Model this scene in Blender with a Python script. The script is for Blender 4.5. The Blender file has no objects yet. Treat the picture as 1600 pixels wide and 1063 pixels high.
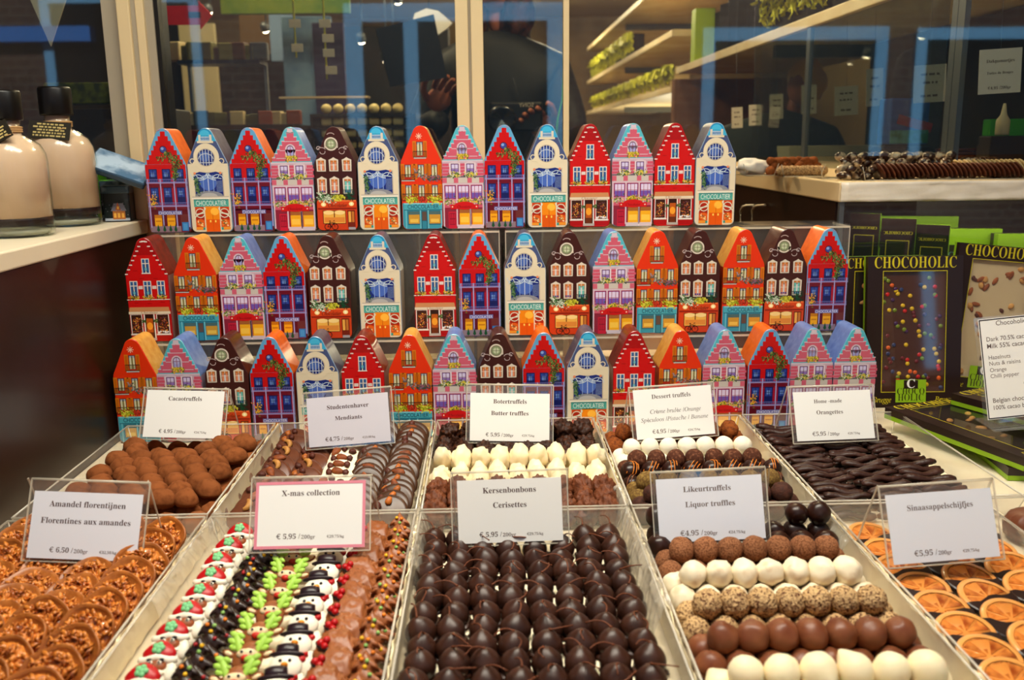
import bpy, bmesh, math, random
from mathutils import Vector, Matrix, Euler, noise

SC = bpy.context.scene
COL = SC.collection
U = 0.01                      # everything below is written in centimetres
PI = math.pi
rnd = random.Random(7)

def lin(c):
    out = []
    for x in c[:3]:
        x = x / 255.0
        out.append((x / 12.92 if x <= 0.04045 else ((x + 0.055) / 1.055) ** 2.4) ** 1.2)
    return (out[0], out[1], out[2], 1.0)

# ------------------------------------------------------------------ camera
CF, CPITCH, CYAW, CROLL, CZ = 1441.93, 0.212646, 0.0240289, 0.0113959, 47.4225

def ray(u, v):
    a = (u - 800) / CF; b = (531.5 - v) / CF
    cr, sr = math.cos(CROLL), math.sin(CROLL)
    x = a * cr + b * sr; w = -a * sr + b * cr
    cp, sp = math.cos(CPITCH), math.sin(CPITCH)
    y = cp + w * sp; z = -sp + w * cp
    cy, sy = math.cos(CYAW), math.sin(CYAW)
    return Vector((x * cy + y * sy, -x * sy + y * cy, z))

EYE = Vector((0, 0, CZ))
def at_z(u, v, z): r = ray(u, v); return EYE + r * ((z - CZ) / r.z)
def at_y(u, v, y): r = ray(u, v); return EYE + r * (y / r.y)
def at_x(u, v, x): r = ray(u, v); return EYE + r * (x / r.x)

cd = bpy.data.cameras.new('camera')
cam = bpy.data.objects.new('camera', cd)
COL.objects.link(cam)
fw = ray(800, 531.5).normalized()
rt = (ray(900, 531.5) - ray(800, 531.5)).normalized()
up = rt.cross(fw)
cam.matrix_world = Matrix(((rt.x, up.x, -fw.x, 0), (rt.y, up.y, -fw.y, 0), (rt.z, up.z, -fw.z, CZ * U), (0, 0, 0, 1)))
cd.sensor_width = 36.0
cd.lens = CF / 1600 * 36
cd.clip_start = 0.02
cd.clip_end = 60
cd.dof.use_dof = True
cd.dof.focus_distance = 1.35
cd.dof.aperture_fstop = 6.3
SC.camera = cam

# ------------------------------------------------------------------ world, light, exposure
W = bpy.data.worlds.new('world'); SC.world = W; W.use_nodes = True
bg = W.node_tree.nodes['Background']
bg.inputs[0].default_value = (0.56, 0.66, 0.80, 1); bg.inputs[1].default_value = 0.24

def light(name, kind, loc, energy, color, size=0.1, size_y=None, target=None, spot=None, blend=0.5):
    ld = bpy.data.lights.new(name, kind)
    ld.energy = energy; ld.color = color
    if kind == 'AREA':
        ld.shape = 'RECTANGLE'; ld.size = size; ld.size_y = size_y or size
    else:
        ld.shadow_soft_size = size
    if kind == 'SPOT':
        ld.spot_size = math.radians(spot); ld.spot_blend = blend
    o = bpy.data.objects.new(name, ld); COL.objects.link(o)
    o.location = Vector(loc) * U
    if target is not None:
        d = (Vector(target) - Vector(loc)).normalized()
        o.rotation_euler = d.to_track_quat('-Z', 'Y').to_euler()
    return o

WARM = (1.0, 0.92, 0.74)
light('ceiling_panel_light', 'AREA', (0, 88, 158), 10.5, (1, 0.965, 0.84), 1.3, 0.4, target=(0, 118, 0))
for i, (x, y, e) in enumerate([(-50, 78, 3.2), (-20, 70, 4.2), (10, 72, 4.2), (38, 70, 3.6), (66, 84, 2.4)]):
    light('display_spot_light', 'SPOT', (x, y, 150), e * 2.2, WARM, 0.022, target=(x * 0.9, 118, 4), spot=70, blend=0.8)
for i, (x, y, z, e) in enumerate([(-60, 330, 165, 18), (60, 520, 165, 22), (40, 780, 165, 30), (56, 250, 160, 13), (132, 655, 2, 20), (-140, 520, 165, 7)]):  # the low one is an added hidden fill for the far shelf undersides
    light('shop_ceiling_and_fill_light', 'POINT', (x, y, z), e * 1.5, (1.0, 0.80, 0.52), 0.12)
light('counter_fill_light', 'POINT', (150, 225, 66), 2.2, (1.0, 0.82, 0.58), 0.05)  # added fill, out of frame, brightens the counter and shelf underside
light('case_fill_light', 'AREA', (98, 176, 34.9), .35, (1.0, 0.9, 0.7), 0.5, 0.03, target=(100, 184, 10))  # added fill under the worktop, brightens the cartons in the case

light('evening_sun', 'SUN', (0, 600, 800), 7.0, (1.0, 0.93, 0.85), 0.02, target=(0, -400, 40))

vs = SC.view_settings
SC.display_settings.display_device = 'sRGB'
vs.view_transform = 'Standard'; vs.look = 'None'; vs.gamma = 1.0; vs.use_curve_mapping = False
vs.exposure = 1.15
SC.cycles.max_bounces = 8
SC.cycles.transparent_max_bounces = 24
SC.cycles.caustics_reflective = False
SC.cycles.caustics_refractive = False
SC.cycles.sample_clamp_indirect = 4.0

# ------------------------------------------------------------------ materials
MATS = {}
def nd(nt, kind, **kw):
    n = nt.nodes.new(kind)
    for k, v in kw.items(): setattr(n, k, v)
    return n

def mat(name, col, rough=0.5, metal=0.0, spec=0.32, coat=0.0, mix=None, bump=None, vary=0.0, sss=0.0, attr=False, emit=None, ramp=None):
    """col: sRGB 0-255. mix=(scale per cm, second colour, low, high): noise blotches. bump=(scale per cm, strength, distance cm)."""
    if name in MATS: return MATS[name]
    m = bpy.data.materials.new(name); m.use_nodes = True
    nt = m.node_tree; b = nt.nodes['Principled BSDF']; L = nt.links.new
    b.inputs['Roughness'].default_value = rough
    b.inputs['Metallic'].default_value = metal
    b.inputs['Specular IOR Level'].default_value = spec
    b.inputs['Coat Weight'].default_value = coat
    b.inputs['Coat Roughness'].default_value = 0.12
    tc = nd(nt, 'ShaderNodeTexCoord')
    if attr:
        a = nd(nt, 'ShaderNodeAttribute', attribute_name='Col'); src = a.outputs['Color']
    else:
        r = nd(nt, 'ShaderNodeRGB'); r.outputs[0].default_value = lin(col); src = r.outputs[0]
    if mix:
        n = nd(nt, 'ShaderNodeTexNoise'); n.inputs['Scale'].default_value = mix[0] * 100; n.inputs['Detail'].default_value = 4
        L(tc.outputs['Object'], n.inputs['Vector'])
        mr = nd(nt, 'ShaderNodeMapRange'); mr.inputs[1].default_value = mix[2]; mr.inputs[2].default_value = mix[3]
        L(n.outputs[0], mr.inputs[0])
        mx = nd(nt, 'ShaderNodeMix', data_type='RGBA')
        L(mr.outputs[0], mx.inputs[0]); L(src, mx.inputs[6]); mx.inputs[7].default_value = lin(mix[1])
        src = mx.outputs[2]
    if vary:
        oi = nd(nt, 'ShaderNodeObjectInfo')
        mr = nd(nt, 'ShaderNodeMapRange'); mr.inputs[3].default_value = 1 - vary; mr.inputs[4].default_value = 1 + vary
        L(oi.outputs['Random'], mr.inputs[0])
        hs = nd(nt, 'ShaderNodeHueSaturation')
        L(mr.outputs[0], hs.inputs['Value']); L(src, hs.inputs['Color']); src = hs.outputs[0]
    L(src, b.inputs['Base Color'])
    if sss:
        b.inputs['Subsurface Weight'].default_value = sss
        b.inputs['Subsurface Radius'].default_value = (0.006, 0.003, 0.0015)
        b.inputs['Subsurface Scale'].default_value = 1.0
    if bump:
        n = nd(nt, 'ShaderNodeTexNoise'); n.inputs['Scale'].default_value = bump[0] * 100; n.inputs['Detail'].default_value = 5
        L(tc.outputs['Object'], n.inputs['Vector'])
        bp = nd(nt, 'ShaderNodeBump'); bp.inputs['Strength'].default_value = bump[1]; bp.inputs['Distance'].default_value = bump[2] * U
        L(n.outputs[0], bp.inputs['Height']); L(bp.outputs[0], b.inputs['Normal'])
    if emit:
        b.inputs['Emission Color'].default_value = lin(col); b.inputs['Emission Strength'].default_value = emit
    MATS[name] = m
    return m

def clear(name, tint=(255, 255, 255), haze=0.04, rough=0.05, ior=1.49, haze_col=(235, 235, 230)):
    """Thin clear plastic or glass: lets light straight through, mirrors by Fresnel, with a little surface haze."""
    if name in MATS: return MATS[name]
    m = bpy.data.materials.new(name); m.use_nodes = True
    nt = m.node_tree; L = nt.links.new
    for n in list(nt.nodes):
        if n.type != 'OUTPUT_MATERIAL': nt.nodes.remove(n)
    out = [n for n in nt.nodes if n.type == 'OUTPUT_MATERIAL'][0]
    t = nd(nt, 'ShaderNodeBsdfTransparent'); t.inputs[0].default_value = lin(tint)
    g = nd(nt, 'ShaderNodeBsdfGlossy'); g.inputs['Roughness'].default_value = rough
    d = nd(nt, 'ShaderNodeBsdfDiffuse'); d.inputs[0].default_value = lin(haze_col)
    lw = nd(nt, 'ShaderNodeLayerWeight'); lw.inputs[0].default_value = .5       # Schlick: f0 + (1 - f0) * facing^5, alike from both sides
    f0 = ((ior - 1) / (ior + 1)) ** 2
    pw = nd(nt, 'ShaderNodeMath', operation='POWER'); pw.inputs[1].default_value = 5.0
    fr = nd(nt, 'ShaderNodeMapRange'); fr.inputs[3].default_value = f0; fr.inputs[4].default_value = .75
    L(lw.outputs['Facing'], pw.inputs[0]); L(pw.outputs[0], fr.inputs[0])
    m1 = nd(nt, 'ShaderNodeMixShader'); m1.inputs[0].default_value = haze
    m2 = nd(nt, 'ShaderNodeMixShader')
    L(t.outputs[0], m1.inputs[1]); L(d.outputs[0], m1.inputs[2])
    L(fr.outputs[0], m2.inputs[0]); L(m1.outputs[0], m2.inputs[1]); L(g.outputs[0], m2.inputs[2])
    L(m2.outputs[0], out.inputs[0])
    MATS[name] = m
    return m

# ------------------------------------------------------------------ mesh building
def ico(sub):
    if sub not in ico.c:
        bm = bmesh.new(); bmesh.ops.create_icosphere(bm, subdivisions=sub, radius=1)
        bm.verts.ensure_lookup_table()
        ico.c[sub] = ([v.co.copy() for v in bm.verts], [[v.index for v in f.verts] for f in bm.faces]); bm.free()
    return ico.c[sub]
ico.c = {}

def T(x=0, y=0, z=0, rx=0, ry=0, rz=0, s=1):
    m = Matrix.Translation((x, y, z)) @ Euler((rx, ry, rz)).to_matrix().to_4x4()
    if isinstance(s, (int, float)): s = (s, s, s)
    return m @ Matrix.Diagonal((s[0], s[1], s[2], 1))

class MB:
    def __init__(s): s.v = []; s.f = []; s.m = []; s.c = []; s.sm = []
    def add(s, vs, fs, mi=0, col=None, M=None, smooth=True):
        o = len(s.v)
        for p in vs:
            p = Vector(p)
            s.v.append(M @ p if M is not None else p)
        for f in fs:
            s.f.append([i + o for i in f]); s.m.append(mi); s.c.append(col); s.sm.append(smooth)
        return s
    def box(s, x0, y0, z0, x1, y1, z1, mi=0, col=None, M=None, bev=0.0):
        if bev <= 0:
            vs = [(x, y, z) for x in (x0, x1) for y in (y0, y1) for z in (z0, z1)]
            fs = [(0, 1, 3, 2), (4, 6, 7, 5), (0, 4, 5, 1), (2, 3, 7, 6), (0, 2, 6, 4), (1, 5, 7, 3)]
            return s.add(vs, fs, mi, col, M, False)
        bm = bmesh.new(); bmesh.ops.create_cube(bm, size=1)
        for v in bm.verts:
            v.co = Vector((x0 + (v.co.x + .5) * (x1 - x0), y0 + (v.co.y + .5) * (y1 - y0), z0 + (v.co.z + .5) * (z1 - z0)))
        bmesh.ops.bevel(bm, geom=bm.edges[:], offset=bev, segments=2, affect='EDGES', profile=0.5)
        bm.verts.ensure_lookup_table(); bm.verts.index_update()
        s.add([v.co.copy() for v in bm.verts], [[v.index for v in f.verts] for f in bm.faces], mi, col, M, False); bm.free()
        return s
    def lathe(s, prof, seg=24, mi=0, col=None, M=None, smooth=True, caps=True, wob=None):
        vs = []; fs = []; n = len(prof)
        for i in range(seg):
            a = 2 * PI * i / seg
            for r, z in prof:
                rr = r * (wob(a, z) if wob else 1)
                vs.append((rr * math.cos(a), rr * math.sin(a), z))
        for i in range(seg):
            j = (i + 1) % seg
            for k in range(n - 1):
                fs.append((i * n + k, j * n + k, j * n + k + 1, i * n + k + 1))
        if caps:
            if prof[0][0] > 1e-6: fs.append([i * n for i in range(seg)][::-1])
            if prof[-1][0] > 1e-6: fs.append([i * n + n - 1 for i in range(seg)])
        return s.add(vs, fs, mi, col, M, smooth)
    def tube(s, pts, rad, seg=8, mi=0, col=None, M=None, flat=1.0):
        pts = [Vector(p) for p in pts]; vs = []; fs = []; n = len(pts)
        for i, p in enumerate(pts):
            d = (pts[min(i + 1, n - 1)] - pts[max(i - 1, 0)]).normalized()
            a = d.cross(Vector((0, 0, 1)))
            if a.length < 1e-3: a = d.cross(Vector((1, 0, 0)))
            a.normalize(); b = d.cross(a)
            r = rad(i / (n - 1)) if callable(rad) else rad
            for k in range(seg):
                t = 2 * PI * k / seg
                vs.append(p + a * (r * math.cos(t)) + b * (r * flat * math.sin(t)))
        for i in range(n - 1):
            for k in range(seg):
                l = (k + 1) % seg
                fs.append((i * seg + k, i * seg + l, (i + 1) * seg + l, (i + 1) * seg + k))
        fs.append(list(range(seg))[::-1]); fs.append([(n - 1) * seg + k for k in range(seg)])
        return s.add(vs, fs, mi, col, M)
    def blob(s, rx, ry, rz, sub=3, amp=0.0, freq=1.0, seed=0, mi=0, col=None, M=None, amp2=0.0, freq2=4.0, ridge=0.0, fn=None):
        V, F = ico(sub); out = []
        off = Vector((seed * 13.7, seed * 7.1, seed * 3.3))
        for p in V:
            k = 1.0
            if amp: k += amp * noise.noise(p * freq + off)
            if amp2: k += amp2 * noise.noise(p * freq2 + off * 1.7)
            if ridge: k += ridge * (1 - abs(noise.noise(p * freq2 * 0.8 - off)) * 2.2)
            q = Vector((p.x * rx * k, p.y * ry * k, p.z * rz * k))
            out.append(fn(q) if fn else q)
        return s.add(out, F, mi, col, M)
    def prism(s, pts, y0, y1, mi=0, col=None, M=None, bev=0.0, smooth=False):
        """pts: outline in x,z (counter-clockwise seen from -y); front face at y0, back at y1; bev rounds the front edge"""
        n = len(pts); rings = []
        if bev:
            cx = sum(p[0] for p in pts) / n; cz = sum(p[1] for p in pts) / n
            def ins(p, d):
                v = Vector((p[0] - cx, p[1] - cz)); l = max(v.length, 1e-6); v *= max(0.05, (l - d) / l); return (cx + v.x, cz + v.y)
            rings = [([ins(p, bev) for p in pts], y0), ([ins(p, bev * .3) for p in pts], y0 + bev * .3), (pts, y0 + bev), (pts, y1)]
        else: rings = [(pts, y0), (pts, y1)]
        vs = []; fs = []
        for r, y in rings: vs += [(p[0], y, p[1]) for p in r]
        for k in range(len(rings) - 1):
            for i in range(n):
                j = (i + 1) % n
                fs.append((k * n + i, (k + 1) * n + i, (k + 1) * n + j, k * n + j))
        fs.append(list(range(n))); fs.append([(len(rings) - 1) * n + i for i in range(n)][::-1])
        return s.add(vs, fs, mi, col, M, smooth)
    def build(s, name, mats, parent=None, M=None):
        me = bpy.data.meshes.new(name)
        me.from_pydata([tuple(p * U) for p in s.v], [], s.f)
        if not isinstance(mats, (list, tuple)): mats = [mats]
        for m in mats: me.materials.append(m)
        me.polygons.foreach_set('material_index', s.m)
        me.polygons.foreach_set('use_smooth', s.sm)
        if any(c is not None for c in s.c):
            at = me.color_attributes.new('Col', 'FLOAT_COLOR', 'CORNER')
            buf = []
            for f, c in zip(s.f, s.c):
                buf += list(lin(c or (200, 200, 200))) * len(f)
            at.data.foreach_set('color', buf)
        me.update()
        o = bpy.data.objects.new(name, me); COL.objects.link(o)
        if M is not None:
            o.matrix_basis = cmm(M)
        if parent is not None:
            o.parent = parent; KIDS.setdefault(parent.name, []).append(o)
        return o

KIDS = {}
def cmm(M):
    M = M.copy()
    M.translation = M.translation * U
    return M

def tag(o, label=None, cat=None, group=None, kind=None):
    if label: o['label'] = label
    if cat: o['category'] = cat
    if group: o['group'] = group
    if kind: o['kind'] = kind
    return o

def thing(name, label=None, cat=None, M=None, group=None):
    o = bpy.data.objects.new(name, None); COL.objects.link(o)
    o.empty_display_size = 0.01
    if M is not None: o.matrix_basis = cmm(M)
    return tag(o, label, cat, group)

def dup(o, parent=None):
    c = o.copy(); COL.objects.link(c)
    if parent is not None:
        c.parent = parent; KIDS.setdefault(parent.name, []).append(c)
    for k in KIDS.get(o.name, []): dup(k, c)
    return c

class Kind:
    """The first placing moves the prototype itself; later ones copy it with its parts."""
    def __init__(s, *protos): s.p = list(protos); s.used = [False] * len(protos)
    def put(s, M, label, group, i=None, cat=None):
        i = rnd.randrange(len(s.p)) if i is None else i % len(s.p)
        p = s.p[i]
        if s.used[i]: o = dup(p)
        else: o = p; s.used[i] = True
        o.matrix_basis = cmm(M)
        tag(o, label, cat, group)
        return o
    def done(s):
        for p, u in zip(s.p, s.used):
            if not u:
                def rm(o):
                    for k in KIDS.get(o.name, []): rm(k)
                    bpy.data.objects.remove(o, do_unlink=True)
                rm(p)

ORD = ['zeroth', 'first', 'second', 'third', 'fourth', 'fifth', 'sixth', 'seventh', 'eighth', 'ninth', 'tenth', 'eleventh', 'twelfth', 'thirteenth',
       'fourteenth', 'fifteenth', 'sixteenth', 'seventeenth', 'eighteenth', 'nineteenth', 'twentieth', 'twenty-first', 'twenty-second', 'twenty-third', 'twenty-fourth']

# lettering: serif capitals and small letters come from the font's mathematical alphabets
def bold(s):
    o = ''
    for c in s:
        if 'A' <= c <= 'Z': o += chr(0x1D400 + ord(c) - 65)
        elif 'a' <= c <= 'z': o += chr(0x1D41A + ord(c) - 97)
        elif '0' <= c <= '9': o += chr(0x1D7CE + ord(c) - 48)
        else: o += c
    return o
def ital(s):
    o = ''
    for c in s:
        if c == 'h': o += '\u210e'
        elif 'A' <= c <= 'Z': o += chr(0x1D434 + ord(c) - 65)
        elif 'a' <= c <= 'z': o += chr(0x1D44E + ord(c) - 97)
        else: o += c
    return o

TXT = {}
def text(body, off=0.0):
    """outline of a line of lettering as (verts 2D, faces, width, height), starting at x=0 on the baseline"""
    key = (body, off)
    if key in TXT: return TXT[key]
    c = bpy.data.curves.new('lettering', 'FONT'); c.body = body; c.size = 1; c.resolution_u = 3; c.offset = off
    o = bpy.data.objects.new('lettering', c)
    me = o.to_mesh()
    vs = [(v.co.x, v.co.y) for v in me.vertices]; fs = [list(p.vertices) for p in me.polygons]
    x0 = min(v[0] for v in vs); x1 = max(v[0] for v in vs)
    vs = [(a - x0, b) for a, b in vs]
    h = max(v[1] for v in vs)
    o.to_mesh_clear()
    bpy.data.objects.remove(o); bpy.data.curves.remove(c)
    TXT[key] = (vs, fs, x1 - x0, h)
    return TXT[key]

def put_text(mb, body, cx, cz, width, y=0.0, mi=0, col=None, M=None, hs=1.0, off=0.0, anchor='c', rot=0.0):
    """letters standing in the x,z plane facing -y, centred on cx (or starting at cx), baseline at cz"""
    vs, fs, w, h = text(body, off)
    k = width / w
    x0 = cx - width / 2 if anchor == 'c' else cx
    c, s = math.cos(rot), math.sin(rot)
    pts = []
    for a, b in vs:
        px, pz = a * k, b * k * hs
        if rot:
            px -= width / 2; px, pz = px * c - pz * s, px * s + pz * c; px += width / 2
        pts.append((x0 + px, y, cz + pz))
    mb.add(pts, fs, mi, col, M, False)
# ------------------------------------------------------------------ house tins
HB, HS, HT, HR, HD = 3.44, 11.34, 17.2, 1.25, 6.3   # half width, shoulder height, top, ridge radius, depth

def tin_outline(ins=0.0):
    hb = HB - ins; r = 0.85 - ins * .5; b0 = ins
    pts = []
    for k in range(6):
        a = PI + (PI / 2) * k / 5
        pts.append((-hb + r + r * math.cos(a), b0 + r + r * math.sin(a)))
    for k in range(6):
        a = -PI / 2 + (PI / 2) * k / 5
        pts.append((hb - r + r * math.cos(a), b0 + r + r * math.sin(a)))
    R = HR - ins * .6; cz = HT - ins - R
    dx, dz = hb, HS - cz
    d = math.hypot(dx, dz); th = math.atan2(dz, dx); ph = math.acos(R / d)
    a0 = th + ph
    pts.append((hb, HS - .35)); pts.append((hb - .06, HS + .1))
    for k in range(11):
        a = a0 + (PI - 2 * a0) * k / 10
        pts.append((R * math.cos(a), cz + R * math.sin(a)))
    pts.append((-hb + .06, HS + .1)); pts.append((-hb, HS - .35))
    return pts

def roof_hw(v):
    """half width of the front at height v"""
    if v <= HS: return HB - .1
    P = tin_outline(.1); best = 0
    for (x0, z0), (x1, z1) in zip(P, P[1:]):
        if x0 >= 0 and x1 >= 0 and min(z0, z1) <= v <= max(z0, z1) and z0 != z1:
            best = max(best, x0 + (x1 - x0) * (v - z0) / (z1 - z0))
    return best

class Art(MB):
    """printed picture on the front of a tin, drawn in the units of a measured drawing: 37.5 to the cm"""
    def __init__(s, cx, yb, seed=1):
        super().__init__(); s.cx = cx; s.yb = yb; s.r = random.Random(seed)
    def q(s, x, y): return ((x - s.cx) / 37.5, (s.yb - y) / 37.9)
    def poly(s, pts, col, L, raw=False):
        P = pts if raw else [s.q(*p) for p in pts]
        a = sum(P[i][0] * P[(i + 1) % len(P)][1] - P[(i + 1) % len(P)][0] * P[i][1] for i in range(len(P)))
        if a < 0: P = P[::-1]
        s.add([(p[0], -0.0045 * L, p[1]) for p in P], [list(range(len(P)))], 0, col, None, False)
    def R(s, x0, y0, x1, y1, col, L): s.poly([(x0, y0), (x1, y0), (x1, y1), (x0, y1)], col, L)
    def E(s, cx, cy, rx, ry, col, L, n=22, a0=0, a1=360):
        pts = [(cx + rx * math.cos(math.radians(a0 + (a1 - a0) * k / n)), cy - ry * math.sin(math.radians(a0 + (a1 - a0) * k / n))) for k in range(n if a1 - a0 == 360 else n + 1)]
        s.poly(pts, col, L)
    def ln(s, pts, w, col, L):
        for k, ((x0, y0), (x1, y1)) in enumerate(zip(pts, pts[1:])):
            l = math.hypot(x1 - x0, y1 - y0) or 1; nx, ny = -(y1 - y0) / l * w / 2, (x1 - x0) / l * w / 2
            s.poly([(x0 + nx, y0 + ny), (x1 + nx, y1 + ny), (x1 - nx, y1 - ny), (x0 - nx, y0 - ny)], col, L + .05 * (k % 9))
    def arc(s, cx, cy, rx, ry, a0, a1, w, col, L, n=12):
        s.ln([(cx + rx * math.cos(math.radians(a0 + (a1 - a0) * k / n)), cy - ry * math.sin(math.radians(a0 + (a1 - a0) * k / n))) for k in range(n + 1)], w, col, L)
    def leaves(s, pts, spread, n, cols, L, size=6):
        for i in range(n):
            t = s.r.random() * (len(pts) - 1); k = int(t); f = t - k
            x = pts[k][0] + (pts[k + 1][0] - pts[k][0]) * f + s.r.gauss(0, spread)
            y = pts[k][1] + (pts[k + 1][1] - pts[k][1]) * f + s.r.gauss(0, spread)
            a = s.r.random() * 6; z = size * s.r.uniform(.6, 1.3)
            s.poly([(x + z * math.cos(a), y + z * math.sin(a)), (x + z * .5 * math.cos(a + 1.6), y + z * .5 * math.sin(a + 1.6)),
                    (x - z * math.cos(a), y - z * math.sin(a)), (x - z * .5 * math.cos(a + 1.6), y - z * .5 * math.sin(a + 1.6))], s.r.choice(cols), L + s.r.random() * .9)
    def txt(s, body, cx, yb, w, col, L, hs=1.0, off=0.0):
        x, z = s.q(cx, yb); put_text(s, body, x, z, w / 37.5, -0.0045 * L, 0, col, None, hs, off)
    def base(s, col): s.poly(tin_outline(.1), col, 1, True)
    def band(s, v0, v1, col, L):
        """a band of the whole front between two heights"""
        zs = [v0 + (v1 - v0) * k / 14 for k in range(15)]
        s.poly([(roof_hw(z), z) for z in zs] + [(-roof_hw(z), z) for z in zs[::-1]], col, L, True)
    def lowband(s, v0, v1, col, L):
        P = [p for p in tin_outline(.1) if p[1] < v0]
        P = [(-HB + .1, v1), (-HB + .1, v0)] + [p for p in P if p[0] < 0][:6] + [p for p in P if p[0] > 0][:6] + [(HB - .1, v0), (HB - .1, v1)]
        s.poly(P, col, L, True)
    def stepped(s, col, L, hw0, hw1, y0, y1, n, trim=None):
        h = (y1 - y0) / n
        for i in range(n):
            hw = hw0 + (hw1 - hw0) * i / (n - 1)
            s.R(s.cx - hw, y0 + i * h, s.cx + hw, y0 + (i + 1) * h + .5, col, L + .1 * (i % 2))
            if trim:
                s.R(s.cx - hw - 3, y0 + i * h, s.cx - hw + 18, y0 + i * h + 6, trim, L + 1)
                s.R(s.cx + hw - 18, y0 + i * h, s.cx + hw + 3, y0 + i * h + 6, trim, L + 1)
    def win(s, x0, y0, x1, y1, frame, glass, low, L, nx=2, ny=2, fw=4, curtain=None):
        s.R(x0, y0, x1, y1, frame, L); s.R(x0 + fw, y0 + fw, x1 - fw, y1 - fw, low, L + 1)
        s.R(x0 + fw + 2, y0 + fw + 2, x1 - fw - 2, y0 + (y1 - y0) * .55, glass, L + 2)
        if curtain:
            s.poly([(x0 + fw, y0 + fw), (x0 + fw + (x1 - x0) * .3, y0 + fw), (x0 + fw, y1 - fw)], curtain, L + 2.5)
            s.poly([(x1 - fw, y0 + fw), (x1 - fw - (x1 - x0) * .3, y0 + fw), (x1 - fw, y1 - fw)], curtain, L + 2.5)
        for k in range(1, nx):
            x = x0 + (x1 - x0) * k / nx; s.R(x - 1.6, y0, x + 1.6, y1, frame, L + 3)
        for k in range(1, ny):
            y = y0 + (y1 - y0) * k / ny; s.R(x0, y - 1.4, x1, y + 1.4, frame, L + 3)
    def rail(s, x0, y0, x1, y1, col, L, n=8):
        s.R(x0, y0, x1, y0 + 3.5, col, L); s.R(x0, y1 - 3.5, x1, y1, col, L)
        for k in range(n + 1):
            x = x0 + (x1 - x0) * k / n; s.R(x - 1.3, y0, x + 1.3, y1, col, L + .5)

GRN = [(70, 100, 50), (110, 135, 70), (45, 75, 40), (150, 160, 95)]
YEL = [(215, 185, 40), (170, 160, 50), (120, 130, 40), (235, 210, 90)]
MIX = [(110, 140, 70), (215, 205, 190), (200, 120, 150), (80, 110, 60), (220, 190, 70)]

def art_ivy():
    a = Art(992, 707, 1); a.base((200, 24, 30)); a.band(HS, 17.08, (112, 172, 208), 2)
    a.stepped((204, 22, 22), 3, 15, 112, 74, 276, 7)
    a.lowband(8.0, 8.3, (170, 30, 60), 3); a.R(868, 400, 1118, 700, (186, 30, 62), 2)
    a.E(988, 185, 24, 24, (125, 20, 30), 4.2); a.E(988, 185, 19, 19, (70, 85, 160), 5); a.E(983, 179, 9, 9, (150, 175, 220), 6)
    for y0, y1 in ((305, 388), (420, 528)):
        for x in (912, 994, 1077):
            a.win(x - 26, y0, x + 26, y1, (34, 40, 96), (58, 82, 160), (30, 44, 110), 5, 2, 3, 4)
            a.R(x - 12, y0 + 22, x + 8, y0 + 48, (120, 150, 205), 7.5)
    for y in (398, 545):
        a.R(868, y, 1120, y + 16, (120, 24, 50), 5)
        for x in (912, 994, 1077): a.E(x, y + 26, 36, 14, (120, 24, 50), 4, 10, 0, 180)
        a.R(866, y - 12, 1122, y - 3, (160, 150, 195), 9)
        a.rail(868, y - 30, 1120, y - 10, (120, 120, 180), 9.5, 24)
    for x in (876, 953, 1038, 1113):
        a.R(x - 4, 366, x + 4, 672, (150, 145, 195), 10); a.R(x - 1.5, 366, x + 1.5, 672, (190, 185, 220), 11)
    a.R(870, 560, 1118, 700, (110, 26, 44), 4)
    for x0, x1 in ((898, 943), (976, 1026)):
        a.R(x0, 592, x1, 668, (236, 176, 40), 6); a.R(x0, 592, x1, 612, (200, 130, 30), 7); a.R(x0 + 6, 628, x1 - 6, 636, (200, 130, 30), 7)
    a.R(1060, 590, 1112, 642, (120, 60, 60), 6); a.R(1066, 640, 1108, 696, (70, 130, 190), 7); a.R(1074, 648, 1100, 690, (90, 160, 210), 8)
    a.R(870, 664, 1060, 701, (150, 130, 140), 8)
    for x in (916, 955, 993, 1025): a.poly([(x, 652), (x + 10, 690), (x, 700), (x - 10, 690)], (34, 92, 62), 12)
    a.R(924, 567, 1072, 592, (120, 118, 175), 11); a.txt('CHOCOLATIER', 998, 590, 142, (226, 226, 240), 12.5, 1.25)
    a.leaves([(945, 238), (985, 250), (1010, 200), (1030, 240), (1070, 245)], 9, 90, GRN, 12, 7)
    a.leaves([(1035, 240), (1060, 290), (1050, 330), (1044, 365)], 13, 130, GRN, 12, 7)
    a.leaves([(1020, 215), (1095, 275)], 9, 40, GRN, 12, 7)
    a.leaves([(890, 460), (905, 500), (900, 530)], 13, 60, [(225, 190, 60), (120, 120, 60), (235, 150, 60)], 12, 7)
    return a

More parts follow.
